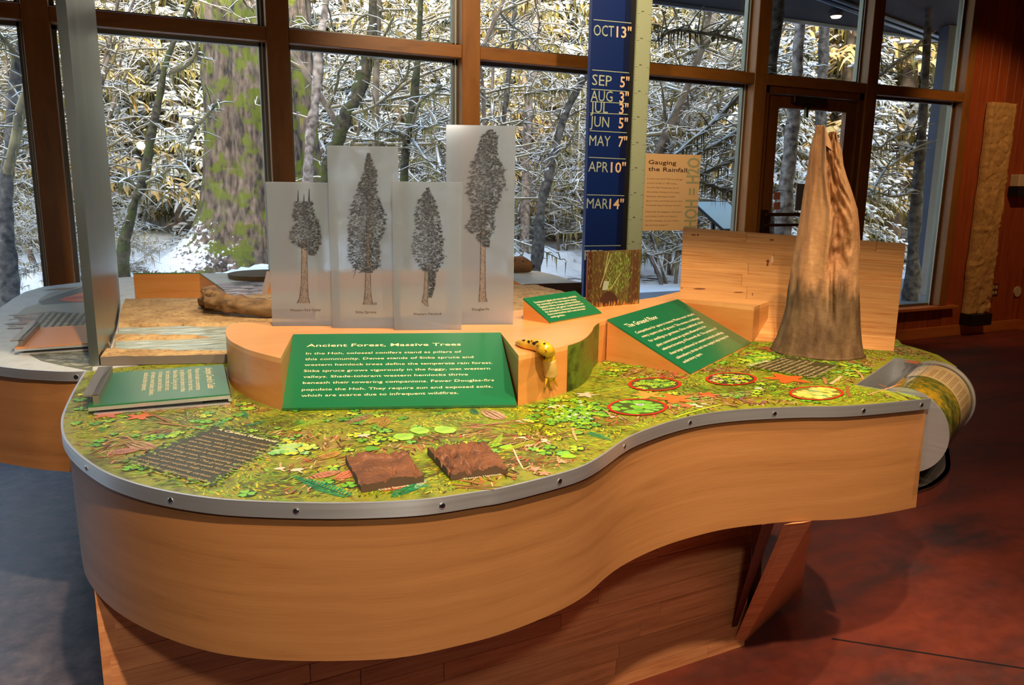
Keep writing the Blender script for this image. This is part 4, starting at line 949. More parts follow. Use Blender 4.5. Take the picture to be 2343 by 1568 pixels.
for s, a, b, h in (("Lifestyles Carved in Cedar", (470, 842.4), (476, 890.2), .018), ("Western red cedar is a cornerstone", (446.2, 843.9), (449.2, 893.2), .0125), ("tree, prominent in the rain forest,", (429.8, 846.1), (432, 894.7), .0125),
   ("as significant as the salmon to tribes", (412.6, 847.6), (414, 897), .0125), ("Native Indians. Carving red cedar", (396.2, 848.4), (395.9, 892.5), .0125), ("bark, branches, trunks and roots", (379.7, 849.9), (378, 894), .0125),
   ("for houses, canoes and clothes in", (363.3, 851.4), (360.3, 896.2), .0125), ("cold waters, woven baskets, blankets,", (346.9, 852), (340.9, 905.2), .0125), ("utensils and other implements.", (330.4, 853.6), (323.7, 894.7), .0125)):
    a_, b_ = PF4.hit(*a), PF4.hit(*b); u_ = (b_-a_); w_ = u_.length; u_.normalize(); v_ = fn_.cross(u_)
    letters('lettering', s, a_, u_, v_, w_, h, CREAM, FL, .01 if h > .015 else .006)
# ================================================================== blade partition
bp_px = [(228, 838), (241, 818), (252, 796), (262, 772), (269, 745), (274, 715), (276, 692)]
bpath = spline([at(x, y, T) for x, y in bp_px], 24)
th_ = .024
BLD = thing('steel_partition', 'tall curved brushed steel partition standing on the table at the left', 'partition', loc=tuple(bpath[0]))
bl_ = ribbon('steel_skin', [Vector((p.x, p.y, 0)) for p in bpath], T+.001, 3.6, BLADE, BLD, thick=th_); smooth_by_angle(bl_, 30)
# ================================================================== river relief
RV = thing('river_relief', 'long sandy river relief model with two water channels, bridging the two tables', 'model', loc=(.6, 3.0, T))
f0 = at(231, 838, T); f1 = at(522, 832, T); fdir2 = (f1-f0).normalized()
def pathY(p, q):     # straight line through two world points as y(x)
    return lambda x: p.y+(q.y-p.y)*(x-p.x)/(q.x-p.x)
bY = pathY(f0, at(640, 829.5, T)); k0 = at(288, 693, T+.02); k1 = at(470, 690, T+.02)
relf_back = lambda x: np.interp(x, [k0.x, k1.x, 1.0, 1.72], [k0.y, k1.y, 3.55, 3.42])
leftx = lambda t: np.interp(t, [0, .25, .5, .8, 1], [f0.x, at(252, 796, T).x+.012, at(262, 772, T).x+.012, at(274, 715, T).x+.012, k0.x])
wl_ = [pathY(at(267, 751, T+.015), at(516, 751, T+.015)), pathY(at(267, 768, T+.015), at(516, 770, T+.015)), pathY(at(255, 783, T+.015), at(516, 777, T+.015)), pathY(at(249, 801, T+.015), at(516, 803, T+.015))]
nx, ny = 170, 120; V = []; Fc = []; Cc = []; xr_ = 1.74
sA, sB, sC = lin(196, 160, 108), lin(160, 124, 82), lin(206, 170, 116)
for j in range(ny+1):
    t = j/ny; xl = float(leftx(t))
    for i in range(nx+1):
        u = i/nx; xr2 = xr_+.04*noise.noise(Vector((t*4, 2, 0))); x = xl+(xr2-xl)*u
        y0, y1 = bY(min(x, 1.35))+(0 if x < 1.35 else (x-1.35)*.9), float(relf_back(x)); y = y0+(y1-y0)*t
        wv = .012*math.sin(x*9)+.01*noise.noise(Vector((x*6, 1, 0)))
        a, b, c, d = [w(min(x, .9)) for w in wl_]      # a far ... d near
        a += wv; d -= .018*math.sin(min(1, max(0, (x+.1)/.6))*PI)+wv*.3
        isl = max(0, 1-max(0, (x-.12)/.12)) ; mid = (b+c)/2; hw = abs(b-c)/2*isl
        chan = min(a-y, y-d)                            # >0 inside the river
        isd = hw-abs(y-mid)                             # >0 on the island
        s = min(chan, -isd) if hw > .002 else chan
        h = T+.026-.020*min(1, max(0, (s+.030)/.03))
        nz_ = noise.noise(Vector((x*22, y*22, 3)))*.0028+noise.noise(Vector((x*70, y*70, 3)))*.0016
        h += nz_+(.010*max(0, min(1, (y-a)/.25)) if y > a else 0)
        V.append(Vector((x, y, h)))
        k = noise.noise(Vector((x*15, y*15, 9)))+.7*noise.noise(Vector((x*80, y*80, 9)))
        col = [sA[q]+(sB[q]-sA[q])*min(1, max(0, k+.3)) for q in range(3)]
        Cc.append(col)
for j in range(ny):
    for i in range(nx): a = j*(nx+1)+i; Fc.append((a, a+1, a+nx+2, a+nx+1))
SAND = vcol('river_sand', .85, .2)
_n, _l = SAND.node_tree.nodes, SAND.node_tree.links; _t = _n.new('ShaderNodeTexCoord'); _z = _n.new('ShaderNodeTexNoise'); _z.inputs['Scale'].default_value = 70; _z.inputs['Detail'].default_value = 6; _l.new(_t.outputs['Object'], _z.inputs[0])
_r = ramp(_n, [(.30, (.42, .40, .38)), (.42, (.9, .9, .9)), (.75, (1.15, 1.15, 1.15))]); _l.new(_z.outputs[0], _r.inputs[0]); _m = _n.new('ShaderNodeMixRGB'); _m.blend_type = 'MULTIPLY'; _m.inputs[0].default_value = 1
_a = [q for q in _n if q.type == 'ATTRIBUTE'][0]; _l.new(_a.outputs['Color'], _m.inputs[1]); _l.new(_r.outputs[0], _m.inputs[2]); _l.new(_m.outputs[0], _n['Principled BSDF'].inputs['Base Color'])
_b = _n.new('ShaderNodeBump'); _b.inputs['Strength'].default_value = .6; _b.inputs['Distance'].default_value = .004; _l.new(_z.outputs[0], _b.inputs['Height']); _l.new(_b.outputs[0], _n['Principled BSDF'].inputs['Normal'])
mesh_obj('sand_bed', sub(V, RV), Fc, SAND, RV, smooth=True, col=Cc)
per = list(range(nx+1))+[j*(nx+1)+nx for j in range(1, ny+1)]+[ny*(nx+1)+i for i in range(nx-1, -1, -1)]+[j*(nx+1) for j in range(ny-1, 0, -1)]
W_ = [V[i]+Vector((0, 0, .0005)) for i in per]; W2 = [Vector((v.x, v.y, T+.0015)) for v in W_]; m_ = len(W_)
mesh_obj('relief_edge', sub(W2+W_, RV), [(i, (i+1) % m_, m_+(i+1) % m_, m_+i) for i in range(m_)]+[tuple(range(m_-1, -1, -1))], plain('grey_relief_edge', lin(112, 100, 90), .6), RV)
# water sheet
V = []; Fc = []; nx2, ny2 = 160, 60
for j in range(ny2+1):
    for i in range(nx2+1):
        x = -.10+(xr_-.02+.10)*i/nx2; a, d = wl_[0](min(x, .9))+.03, wl_[3](min(x, .9))-.05; y = d+(a-d)*j/ny2
        x2 = max(x, float(leftx(min(1, max(0, (y-f0.y)/1.3))))+.006)
        V.append(Vector((x2, y, T+.0165+.0012*math.sin(y*150+math.sin(x*14)*3+noise.noise(Vector((x*7, y*40, 0)))*5))))
for j in range(ny2):
    for i in range(nx2): a = j*(nx2+1)+i; Fc.append((a, a+1, a+nx2+2, a+nx2+1))
wm, nt, N, L, B = newmat('model_water'); tc = N.new('ShaderNodeTexCoord'); mp = N.new('ShaderNodeMapping'); mp.inputs['Scale'].default_value = (3, 12, 1); nz = N.new('ShaderNodeTexNoise'); nz.inputs['Scale'].default_value = 2.4; nz.inputs['Detail'].default_value = 6
L.new(tc.outputs['Object'], mp.inputs[0]); L.new(mp.outputs[0], nz.inputs[0]); r = ramp(N, [(.3, lin(150, 158, 142)), (.55, lin(168, 184, 174)), (.8, lin(214, 224, 220))]); L.new(nz.outputs[0], r.inputs[0]); L.new(r.outputs[0], B.inputs['Base Color']); B.inputs['Roughness'].default_value = .12
bp = N.new('ShaderNodeBump'); bp.inputs['Strength'].default_value = .5; bp.inputs['Distance'].default_value = .004; L.new(nz.outputs[0], bp.inputs['Height']); L.new(bp.outputs[0], B.inputs['Normal'])
mesh_obj('water', sub(V, RV), Fc, wm, RV, smooth=True)
# driftwood
DW = thing('driftwood', 'gnarled brown driftwood log with a forked root end lying on the sand', 'driftwood', loc=tuple(at(500, 705, T+.03)))
def dw(x, y, h): return at(x, y, T+h)
log = MB()
DM = wood('driftwood_grain', lin(66, 46, 26), lin(142, 108, 68), 'Object', (2, 14, 14), 3, .7)
def limb(pts, rad, sides, seed):
    sp_ = spline(pts, 8*len(pts)); rs_ = np.interp(np.linspace(0, 1, len(sp_)), np.linspace(0, 1, len(rad)), rad)
    V, Fc = tube(sp_, list(rs_), sides)
    V2 = []
    for i, v in enumerate(V):
        c = sp_[i//sides]; d = v-c; k = i % sides; V2.append(c+d*(1+.16*math.sin(k*2.4+seed)+.5*noise.noise(v*Vector((14, 30, 30)) if False else Vector((v.x*10, v.y*34, v.z*34)))))
    log.add(V2, Fc)
limb([dw(478, 684, .09), dw(500, 688, .085), dw(540, 696, .078), dw(590, 702, .07), dw(640, 706, .065), dw(720, 712, .06)], [.036, .038, .031, .028, .027, .016], 16, 0)
limb([dw(506, 694, .05), dw(490, 682, .08), dw(480, 672, .11), dw(475, 664, .125)], [.026, .030, .026, .012], 14, 2)
limb([dw(500, 694, .045), dw(478, 702, .04), dw(468, 694, .05)], [.028, .024, .012], 12, 3)
limb([dw(504, 698, .045), dw(486, 708, .03), dw(474, 722, .012)], [.026, .022, .006], 12, 4)
limb([dw(500, 690, .06), dw(472, 688, .07), dw(463, 690, .06)], [.026, .026, .014], 12, 6)
limb([dw(510, 700, .04), dw(494, 714, .02), dw(490, 720, .012)], [.022, .014, .005], 10, 5)
lo_g = log.build('log', DM, DW, smooth=True)
# ================================================================== the far (river) table
LT = thing('display_table', 'grey river-picture display table by the window at the left', 'table', loc=(.4, 3.6, 0))
fpx = [at(x, y, T) for x, y in ((0, 839), (92, 848), (196, 849.6))]
front = spline([Vector((-.72, 3.05, T)), Vector((-.62, 2.75, T)), fpx[0], fpx[1], fpx[2], Vector((.0, 2.385, T)), Vector((.3, 2.43, T)), Vector((1.0, 2.45, T)), Vector((1.6, 2.62, T))], 70)
bkl = [at(x, y, T) for x, y in ((1196, 650), (1331, 646.5), (1303, 640), (1272, 630), (1230, 620.5), (1180, 617), (1000, 620), (800, 623), (617, 625), (469, 625), (277, 635), (184, 646), (100, 656), (57, 668), (29, 684), (0, 705))]
loutl = front+bkl
LG = fmat('river_print', [(.36, lin(150, 152, 140)), (.5, lin(190, 192, 182)), (.6, lin(206, 206, 198)), (.72, lin(160, 156, 140))], 20, 4)
prism('picture_top', [(p.x, p.y) for p in loutl], T-.012, T, LG, LT, off=LT)
r_ = ribbon('metal_rim', inset(front+[bkl[0]], -.004), RIMB, T+.0006, RIM, LT, thick=.0045); smooth_by_angle(r_)
r_ = ribbon('apron', inset(front+[bkl[0]], .006), APB, RIMB+.002, VENEER, LT, thick=.018); smooth_by_angle(r_)
r_ = ribbon('back_apron', inset(bkl[1:]+[front[0]], .006), APB, T-.012, VENEER, LT)
ribbon('steel_end', [bkl[0]+Vector((0, -.003, 0)), bkl[1]+Vector((0, -.003, 0))], .66, T-.001, MIRROR, LT)
prism('soffit', [(p.x*.97+.01, p.y) for p in loutl], APB+.004, APB+.014, UNDER, LT, off=LT)
box('pedestal', -.25, 1.3, 3.1, 4.3, 0, APB+.004, UNDER, LT)
for (sx, sy) in ((3, 850), (170, 863)):
    p = at(sx, sy, .8865); c = min(front, key=lambda q: (q.x-p.x)**2+(q.y-p.y)**2); i = front.index(c); t = (front[i+1]-front[i-1]).normalized(); n = Vector((t.y, -t.x, 0)); c = Vector((c.x, c.y, .8865))+n*.0038
    V, Fc = tube([c, c+n*.0015], .006, 14); fixn(mesh_obj('screw', sub(V, LT), Fc, CHROME, LT))
# printed river scene: pebbles, pools, salmon and small text
random.seed(15); pr = MB()
def blob(m, x, y, rx, ry, an, c, z, n=9, jit=.15):
    m.add([(x+(rx*math.cos(2*PI*k/n)*math.cos(an)-ry*math.sin(2*PI*k/n)*math.sin(an))*random.uniform(1-jit, 1+jit), y+(rx*math.cos(2*PI*k/n)*math.sin(an)+ry*math.sin(2*PI*k/n)*math.cos(an))*random.uniform(1-jit, 1+jit), z) for k in range(n)], [tuple(range(n))], c)
def quadpx(m, pts, h, c): m.add([tuple(at(x, y, h)) for x, y in pts], [tuple(range(len(pts)))], c)
quadpx(pr, [(110, 672), (135, 664), (190, 658), (215, 660), (215, 742), (120, 752), (60, 736), (34, 722), (58, 704), (86, 696), (90, 684)], T+.0006, lin(160, 156, 132))
quadpx(pr, [(88, 690), (200, 652), (205, 690), (150, 694), (95, 698)], T+.0008, lin(96, 96, 82))
quadpx(pr, [(28, 722), (70, 745), (72, 740), (215, 738), (214, 722), (120, 712)], T+.0007, lin(128, 116, 88))
quadpx(pr, [(60, 808), (120, 800), (212, 800), (212, 850), (150, 838), (95, 826)], T+.0006, lin(104, 104, 78))
quadpx(pr, [(500, 690), (500, 660), (530, 646), (650, 640), (760, 646), (760, 700)], T+.0006, lin(96, 92, 96))
for k in range(150):
    x, y = random.uniform(65, 205), random.uniform(803, 842)
    if y > 812+(x-60)*.25: continue
    p = at(x, y, T); blob(pr, p.x, p.y, random.uniform(.010, .018), random.uniform(.007, .012), random.uniform(0, 3), lin(*random.choice([(150, 148, 118), (120, 122, 100), (170, 164, 136), (98, 100, 84)])), T+.0009+random.random()*.0004)
for k in range(170):
    p = at(random.uniform(505, 760), random.uniform(648, 695), T); blob(pr, p.x, p.y, random.uniform(.03, .055), random.uniform(.014, .026), random.uniform(-.3, .3), lin(*random.choice([(196, 176, 176), (176, 160, 166), (214, 196, 190), (150, 140, 150)])), T+.0009+random.random()*.0004)
for k in range(50):
    p = at(random.uniform(30, 80), random.uniform(718, 752), T); blob(pr, p.x, p.y, random.uniform(.012, .03), random.uniform(.010, .02), 0, lin(*random.choice([(176, 120, 90), (150, 140, 120), (190, 176, 150), (120, 100, 80)])), T+.0009+random.random()*.0004)
quadpx(pr, [(134, 687), (150, 680), (165, 676), (190, 669), (205, 668), (205, 690), (165, 691)], T+.0014, lin(226, 100, 50))
quadpx(pr, [(150, 683), (175, 678), (205, 676), (205, 681), (170, 684)], T+.0016, lin(196, 60, 36))
quadpx(pr, [(100, 664), (130, 659), (180, 657), (150, 662)], T+.0014, lin(180, 140, 100))
for i, (xa, xb) in enumerate(((100, 78), (115, 92), (130, 108), (146, 124), (162, 141), (178, 158), (194, 175), (210, 190))):
    quadpx(pr, [(xb-9, 749), (xb-2, 749), (xa-1+6, 716), (xa-8+6, 716)], T+.0012, lin(52, 46, 30))
    for k in range(7):
        t0 = k/7+.01; t1 = t0+random.uniform(.07, .12); lp = lambda t, o: (xb+(xa+6-xb)*t+o, 749-33*t)
        quadpx(pr, [lp(t0, -1), lp(t0, 5), lp(t1, 5), lp(t1, -1)], T+.0015, lin(190, 168, 120))
pr.build('river_picture', PRINT, LT)
# orange flap on the river table
zl, zr = T+.022, T+.024
q5 = [at(78, 751, zl), at(232, 741, zr), at(250, 782, zr), at(33, 797, zl)]
nq = (q5[2]-q5[3]).cross(q5[0]-q5[3]); q5[1] = Plane(q5[3], nq).hit(232, 741)
flap('orange lift-up flap with grey handle on the river table', q5[0], q5[1], q5[2], q5[3], 0, .007, plain('orange_laminate', lin(232, 150, 84), .35), None)
# wedge sign block, seen from behind
w0, w1, w2 = at(310, 690, T), at(460, 688.5, T), at(514, 672, T)
zt = zat(w0, 627); w3 = w0+(w2-w1)
WB = thing('wedge_block', 'orange-brown wooden wedge block, seen from its upright back, by the driftwood', 'block', loc=tuple((w0+w2)/2))
V = [w0, w1, w2, w3, g(w0, zt), g(w1, zt), g(w2, T+.012), g(w3, T+.012)]
hexa('wedge_body', V, VENEER_SIDE, WB)
slab('sign_face', [v+Vector((0, 0, .0045)) for v in (V[4], V[5], V[6], V[7])], .004, GREEN, WB)
# second wooden block, mostly behind the frosted panels
c0, c1 = at(609, 679, T), at(1150, 664, T); c2 = at(1214, 663, T)
WC = thing('wedge_block', 'long low wooden block behind the frosted panels', 'block', loc=tuple((c0+c1)/2))
bk_ = Vector((0, .16, 0))
hexa('wedge_body', [c0, c1, c1+bk_, c0+bk_, g(c0, T+.10)+Vector((.03, 0, 0)), g(c1, T+.10)-Vector((.12, 0, 0)), g(c1+bk_, T+.10)-Vector((.12, 0, 0)), g(c0+bk_, T+.10)+Vector((.03, 0, 0))], VENEER_SIDE, WC)
hexa('end_wedge', [c1, c2, c2+Vector((-.02, .1, 0)), c1+bk_, g(c1, T+.075), g(c2, T+.003), g(c2, T+.003)+Vector((-.02, .1, 0)), g(c1+bk_, T+.075)], VENEER_SIDE, WC)
# tree cookie
dc = at(604, 635, T); V, Fc = tube([dc+Vector((0, 0, .0015)), dc+Vector((0, 0, .024)), dc+Vector((0, 0, .026))], [.185, .19, .182], 48)
ck = mesh_obj('tree_slice', V, Fc, plain('mossy_slice', lin(92, 72, 38), .8, bump=.4, bscale=60, vary=.2)); fixn(ck); tag(ck, 'round brown tree slice lying at the window edge of the river table', 'tree slice')
# carved animal head
AH = thing('animal_head_model', 'small brown furry animal head model with black nose on the river table end', 'model', loc=tuple(at(1195, 622, T)))
a0, a1 = at(1160, 624, T), at(1219, 625, T); hd_ = (a1-a0).normalized(); hn = Vector((hd_.y, -hd_.x, 0)); L_ = (a1-a0).length
sp_ = []; rs_ = []
for t, z_, r in ((0, .045, .03), (.15, .048, .046), (.35, .050, .050), (.55, .050, .048), (.75, .042, .038), (.9, .036, .027), (1, .034, .014)):
    sp_.append(a0+hd_*(L_*t)+Vector((0, 0, z_))); rs_.append(r)
FUR = plain('brown_fur', lin(120, 84, 50), .8, bump=.5, bscale=120, vary=.25, vscale=30)
V, Fc = tube(spline(sp_, 28), list(np.interp(np.linspace(0, 1, 28), [0, .15, .35, .55, .75, .9, 1], rs_)), 20); V = [Vector((v.x, v.y, max(v.z, T+.002))) for v in V]
mesh_obj('head', sub(V, AH), Fc, FUR, AH, smooth=True)
def ball(name, c, r, mat, par, sq=(1, 1, 1)):
    bm = bmesh.new(); bmesh.ops.create_uvsphere(bm, u_segments=14, v_segments=10, radius=r)
    for v in bm.verts: v.co = Vector((v.co.x*sq[0], v.co.y*sq[1], v.co.z*sq[2]))+Vector(c)-Vector(par.location)
    me = bpy.data.meshes.new(name); bm.to_mesh(me); bm.free(); me.materials.append(mat); me.shade_smooth(); o = bpy.data.objects.new(name, me); COL.objects.link(o); o.parent = par; return o
ball('nose', a0+hd_*(L_*.99)+Vector((0, 0, .040)), .014, BLACK, AH)
ball('eye', a0+hd_*(L_*.62)+hn*.036+Vector((0, 0, .072)), .008, BLACK, AH)
ball('ear', a0+hd_*(L_*.28)+hn*.038+Vector((0, 0, .082)), .012, FUR, AH)
ball('ear', a0+hd_*(L_*.28)-hn*.038+Vector((0, 0, .082)), .012, FUR, AH)
# ================================================================== rain gauge column
bdir = Vector((math.cos(math.radians(6)), -math.sin(math.radians(6)), 0)); bq = atY(1390, 520, 4.25)
BP = Plane(bq, (bdir.y, -bdir.x, 0)); bnn = Vector((bdir.y, -bdir.x, 0))
def bx(x, y): return BP.hit(x, y)
RG = thing('rain_gauge_column', 'tall dark blue rain gauge column with months and inches, and a pale green ruler', 'gauge', loc=(bx(1390, 500).x, bx(1390, 500).y, 0))
xa, xb, xc, xd = [bx(x, 500) for x in (1340, 1424.5, 1438, 1471)]
BLUE = plain('navy_panel', lin(12, 40, 104), .4); BLUE2 = plain('navy_panel_dark', lin(10, 24, 66), .4)
PALE = plain('pale_green_ruler', lin(176, 184, 148), .5)
def col(name, a, b, d0, d1, mat, z0=.02, z1=3.88):
    q = [a+bnn*d0, b+bnn*d0, b-bnn*d1, a-bnn*d1]
    return hexa(name, [g(v, z0) for v in q]+[g(v, z1) for v in q], mat, RG)
xs = bx(1412, 500)
col('blue_panel', xa, xb, 0, .04, BLUE); col('dark_band', xs, xb, .0008, .0, BLUE2)
col('black_channel', xb, xc, -.012, .04, BLACK); col('ruler', xc, xd, .0, .03, PALE)
col('foot', xa-bdir*.04, xd+bdir*.04, .06, .10, BLACK, 0, .02)
PALET = plain('pale_green_lettering', lin(184, 196, 168), .6); PINKT = plain('pink_beige_numerals', lin(244, 204, 160), .6)
Z_ = (0, 0, 1)
def bt(s, x0, y0, x1, y1, mat, cap, bold=.0): textline(BP, s, (x0, y0), (x1, y1), cap, mat, RG, Z_, bold=bold, lift=.0025, name='lettering')
capm = (bx(1358, 55).z-bx(1358, 81.2).z)
for s, x0, y0, x1, y1, n_, u0, v0, u1, v1 in (("OCT", 1357.8, 81.2, 1404, 84.6, '13"', 1410, 85.2, 1444, 87.5), ("SEP", 1354, 194.3, 1398.6, 198, '5"', 1418, 199.4, 1438.7, 200.9), ("AUG", 1351.2, 231, 1400.9, 233, '3"', 1416.6, 234.7, 1437.6, 235.9),
  ("JUL", 1350.6, 256.8, 1390.2, 259.1, '3"', 1415.8, 260.5, 1436.7, 261.7), ("JUN", 1349.2, 289.2, 1392.8, 291.8, '5"', 1414.6, 293.3, 1435.3, 294.4), ("MAY", 1347.8, 332.9, 1396, 335.2, '7"', 1413.8, 335.7, 1433.9, 336.6),
  ("APR", 1345.5, 392.5, 1390.8, 394.5, '10"', 1396.6, 394.5, 1431, 395.4), ("MAR", 1341.7, 476.7, 1390.5, 477.8, '14"', 1393.3, 477.8, 1426, 478.7)):
    bt(s, x0, y0, x1, y1, PALET, capm, 0); bt(n_, u0, v0, u1, v1, PINKT, capm, .014)
bt("FEB", 1336.5, 595, 1384, 594.5, PALET, capm, 0)
ln = MB()
for (x0, y0, x1, y1) in ((1358, 45, 1444, 53), (1355, 160, 1439, 167), (1353, 204, 1438, 210), (1350.8, 232.4, 1437, 237), (1350.4, 258.4, 1436, 262), (1349, 299, 1434, 304), (1347, 360, 1431, 364), (1343, 446, 1428, 448), (1337, 563, 1420, 562)):
    a, b = bx(x0, y0)+bnn*.002, bx(x1, y1)+bnn*.002; h = Vector((0, 0, .0022)); ln.add([a-h, b-h, b+h, a+h], [(0, 1, 2, 3)])
ln.build('ruled_line', PALET, RG)
tk = MB()
for k in range(150):
    z_ = .75+k*.0155; 
    for (e, s) in ((xc, 1), (xd, -1)):
        w = .022 if k % 10 == 0 else (.012 if k % 5 == 0 else .007); a = g(e, z_)+bnn*.001; b = a+bdir*(w*s); h = Vector((0, 0, .0007)); tk.add([a-h, b-h, b+h, a+h], [(0, 1, 2, 3)])
for k in range(15):
    z_ = .76+k*.155; a = g(xc, z_)+bdir*.028+bnn*.001
    for q in range(3): b = a+bdir*(.006*q+.003); tk.add([b, b+bdir*.004, b+bdir*.004+Vector((0, 0, .007)), b+Vector((0, 0, .007))], [(0, 1, 2, 3)])
tk.build('ruler_mark', plain('ruler_ink', lin(50, 60, 50), .7), RG)
# beige text panel
GP = thing('text_panel', 'beige Gauging the Rainfall text panel hung beside the ruler in front of the window', 'panel', loc=tuple(bx(1535, 440)))
BP2 = Plane(bq-bnn*.005, BP.n)
q = [BP2.hit(x, y) for x, y in ((1471, 529.5), (1594, 526), (1603.5, 357), (1481, 349))]
zb, ztp = (q[0].z+q[1].z)/2, (q[2].z+q[3].z)/2; l = q[0].lerp(q[3], .5); r2 = q[1].lerp(q[2], .5)
l = BP2.hit(1470, 440); r2 = BP2.hit(1599, 440)
hexa('panel_board', [g(l, zb), g(r2, zb), g(r2-bnn*.006, zb), g(l-bnn*.006, zb), g(l, ztp), g(r2, ztp), g(r2-bnn*.006, ztp), g(l-bnn*.006, ztp)], plain('beige_panel', lin(226, 182, 128), .5), GP)
def gt(s, p0, p1, cap, mat=INK, bold=0): textline(BP2, s, p0, p1, cap, mat, GP, Z_, bold=bold, lift=.001)
K = lambda x, y: (1440+x/7.127, 340+y/7.127)
c1_ = BP2.hit(*K(310, 180)).z-BP2.hit(*K(310, 250)).z
gt('Gauging', K(310, 250), K(762, 268), c1_, plain('dark_brown_title', lin(74, 36, 26), .6), .008); gt('the Rainfall', K(306, 362), K(938, 388), c1_, bpy.data.materials['dark_brown_title'], .008)
c2_ = c1_*.40
for i, (s, x1) in enumerate((("It rains a lot here! With an average", 862), ("annual rainfall of 138 inches,", 775), ("the Hoh Rain Forest has one of", 803), ("the wettest climates in the lower", 820), ("48 states. Abundant rainfall,", 750), ("glacier melt, snowmelt and the drip", 862), ("of summer fog all hydrate the Hoh.", 845),
    (None, 0), ("Check the rain gauge for this year's", 850), ("cumulative rainfall and historic", 772), ("monthly averages. Do you notice", 795), ("the dramatic patterns?", 632))):
    if s is None: continue
    y = 500+i*72.5-(38 if i > 7 else 0)*1.0; x0 = 292-(y-500)*.055
    gt(s, K(x0, y), K(x1, y+(x1-x0)*.03*(1-(y-500)/700)), c2_, INK2)
PG = plain('sage_lettering', lin(164, 160, 116), .6)
a, b = BP2.hit(*K(1085, 1290)), BP2.hit(*K(1155, 150))
letters('lettering', 'HOH = H2O', a, (0, 0, 1), -bdir, (b.z-a.z), .095, PG, GP, .02, lift=.001)
# ================================================================== printed forest floor (flat print on the table top)
random.seed(99)
out2 = [(p.x, p.y) for p in outline]
def inside(x, y, P):
    c = False; j = len(P)-1
    for i in range(len(P)):
        if (P[i][1] > y) != (P[j][1] > y) and x < (P[j][0]-P[i][0])*(y-P[i][1])/(P[j][1]-P[i][1])+P[i][0]: c = not c
        j = i
    return c
GX0, GX1, GY0, GY1, GS = -.22, 2.45, 1.10, 2.50, .006
gw, gh = int((GX1-GX0)/GS)+1, int((GY1-GY0)/GS)+1
rp = pl2
mask = [[(inside(GX0+i*GS, GY0+j*GS, out2) and not inside(GX0+i*GS, GY0+j*GS, rp)) for i in range(gw)] for j in range(gh)]
def ok(x, y, m=1):
    i, j = int((x-GX0)/GS), int((y-GY0)/GS)
    for di in (-m, 0, m+1):
        for dj in (-m, 0, m+1):
            if not (0 <= i+di < gw and 0 <= j+dj < gh and mask[j+dj][i+di]): return False
    return True
tx_areas = []
def noleaf(px): tx_areas.append([(p.x, p.y) for p in (at(x, y, T) for x, y in px)])
noleaf([(494, 976), (645, 1012), (480, 1112), (288, 1058)]); noleaf([(1712, 842), (1800, 815), (1920, 838), (1870, 868)])
PRN = MB()
def leaf(x, y, L_, w, an, c, z, cup=0):
    ca, sa = math.cos(an), math.sin(an)
    pts = [(0, 0), (.3, .42), (.65, .46), (1, 0), (.65, -.46), (.3, -.42)]
    PRN.add([(x+L_*a*ca-w*b*sa, y+L_*a*sa+w*b*ca, z) for a, b in pts], [(0, 1, 2, 3, 4, 5)], c)
def rz(k=0): return T+.0004+k*.0003+random.random()*.00025
def jc(c, v=.18):
    f = 1+random.uniform(-v, v); return tuple(min(1, max(0, q*f*(1+random.uniform(-.06, .06)))) for q in c)
GR = [lin(*c) for c in ((150, 196, 40), (118, 182, 44), (96, 160, 48), (176, 206, 52), (128, 190, 70), (196, 204, 50))]
MO = [lin(*c) for c in ((170, 178, 34), (140, 170, 36), (192, 190, 42), (106, 142, 34), (206, 194, 50), (78, 104, 28), (204, 164, 44), (146, 186, 48), (66, 70, 22), (112, 84, 32))]
BR = [lin(*c) for c in ((120, 70, 36), (170, 116, 70), (206, 150, 104), (90, 50, 26), (150, 92, 44), (214, 176, 130), (64, 34, 20), (190, 92, 50))]
TQ = [lin(*c) for c in ((30, 140, 90), (60, 170, 110), (20, 110, 80), (90, 190, 120))]
def litter(x, y):
    v = noise.noise(Vector((x*4.2, y*6, 2.2)))+.4*noise.noise(Vector((x*11, y*15, 5)))
    for (cx_, cy_, r) in LIT:
        d = math.hypot(x-cx_, (y-cy_)*1.3)/r
        if d < 1: v += .6*(1-d)
    return v
LIT = [(at(x, y, T).x, at(x, y, T).y, r) for x, y, r in ((660, 1060, .09), (560, 965, .07), (1200, 1010, .10), (1990, 870, .10), (370, 985, .07), (1500, 935, .05), (760, 1015, .06), (1100, 1085, .07), (1190, 1060, .06), (1550, 915, .04))]
def rnd():
    while True:
        x, y = random.uniform(GX0, GX1), random.uniform(GY0, GY1)
        if ok(x, y): return x, y
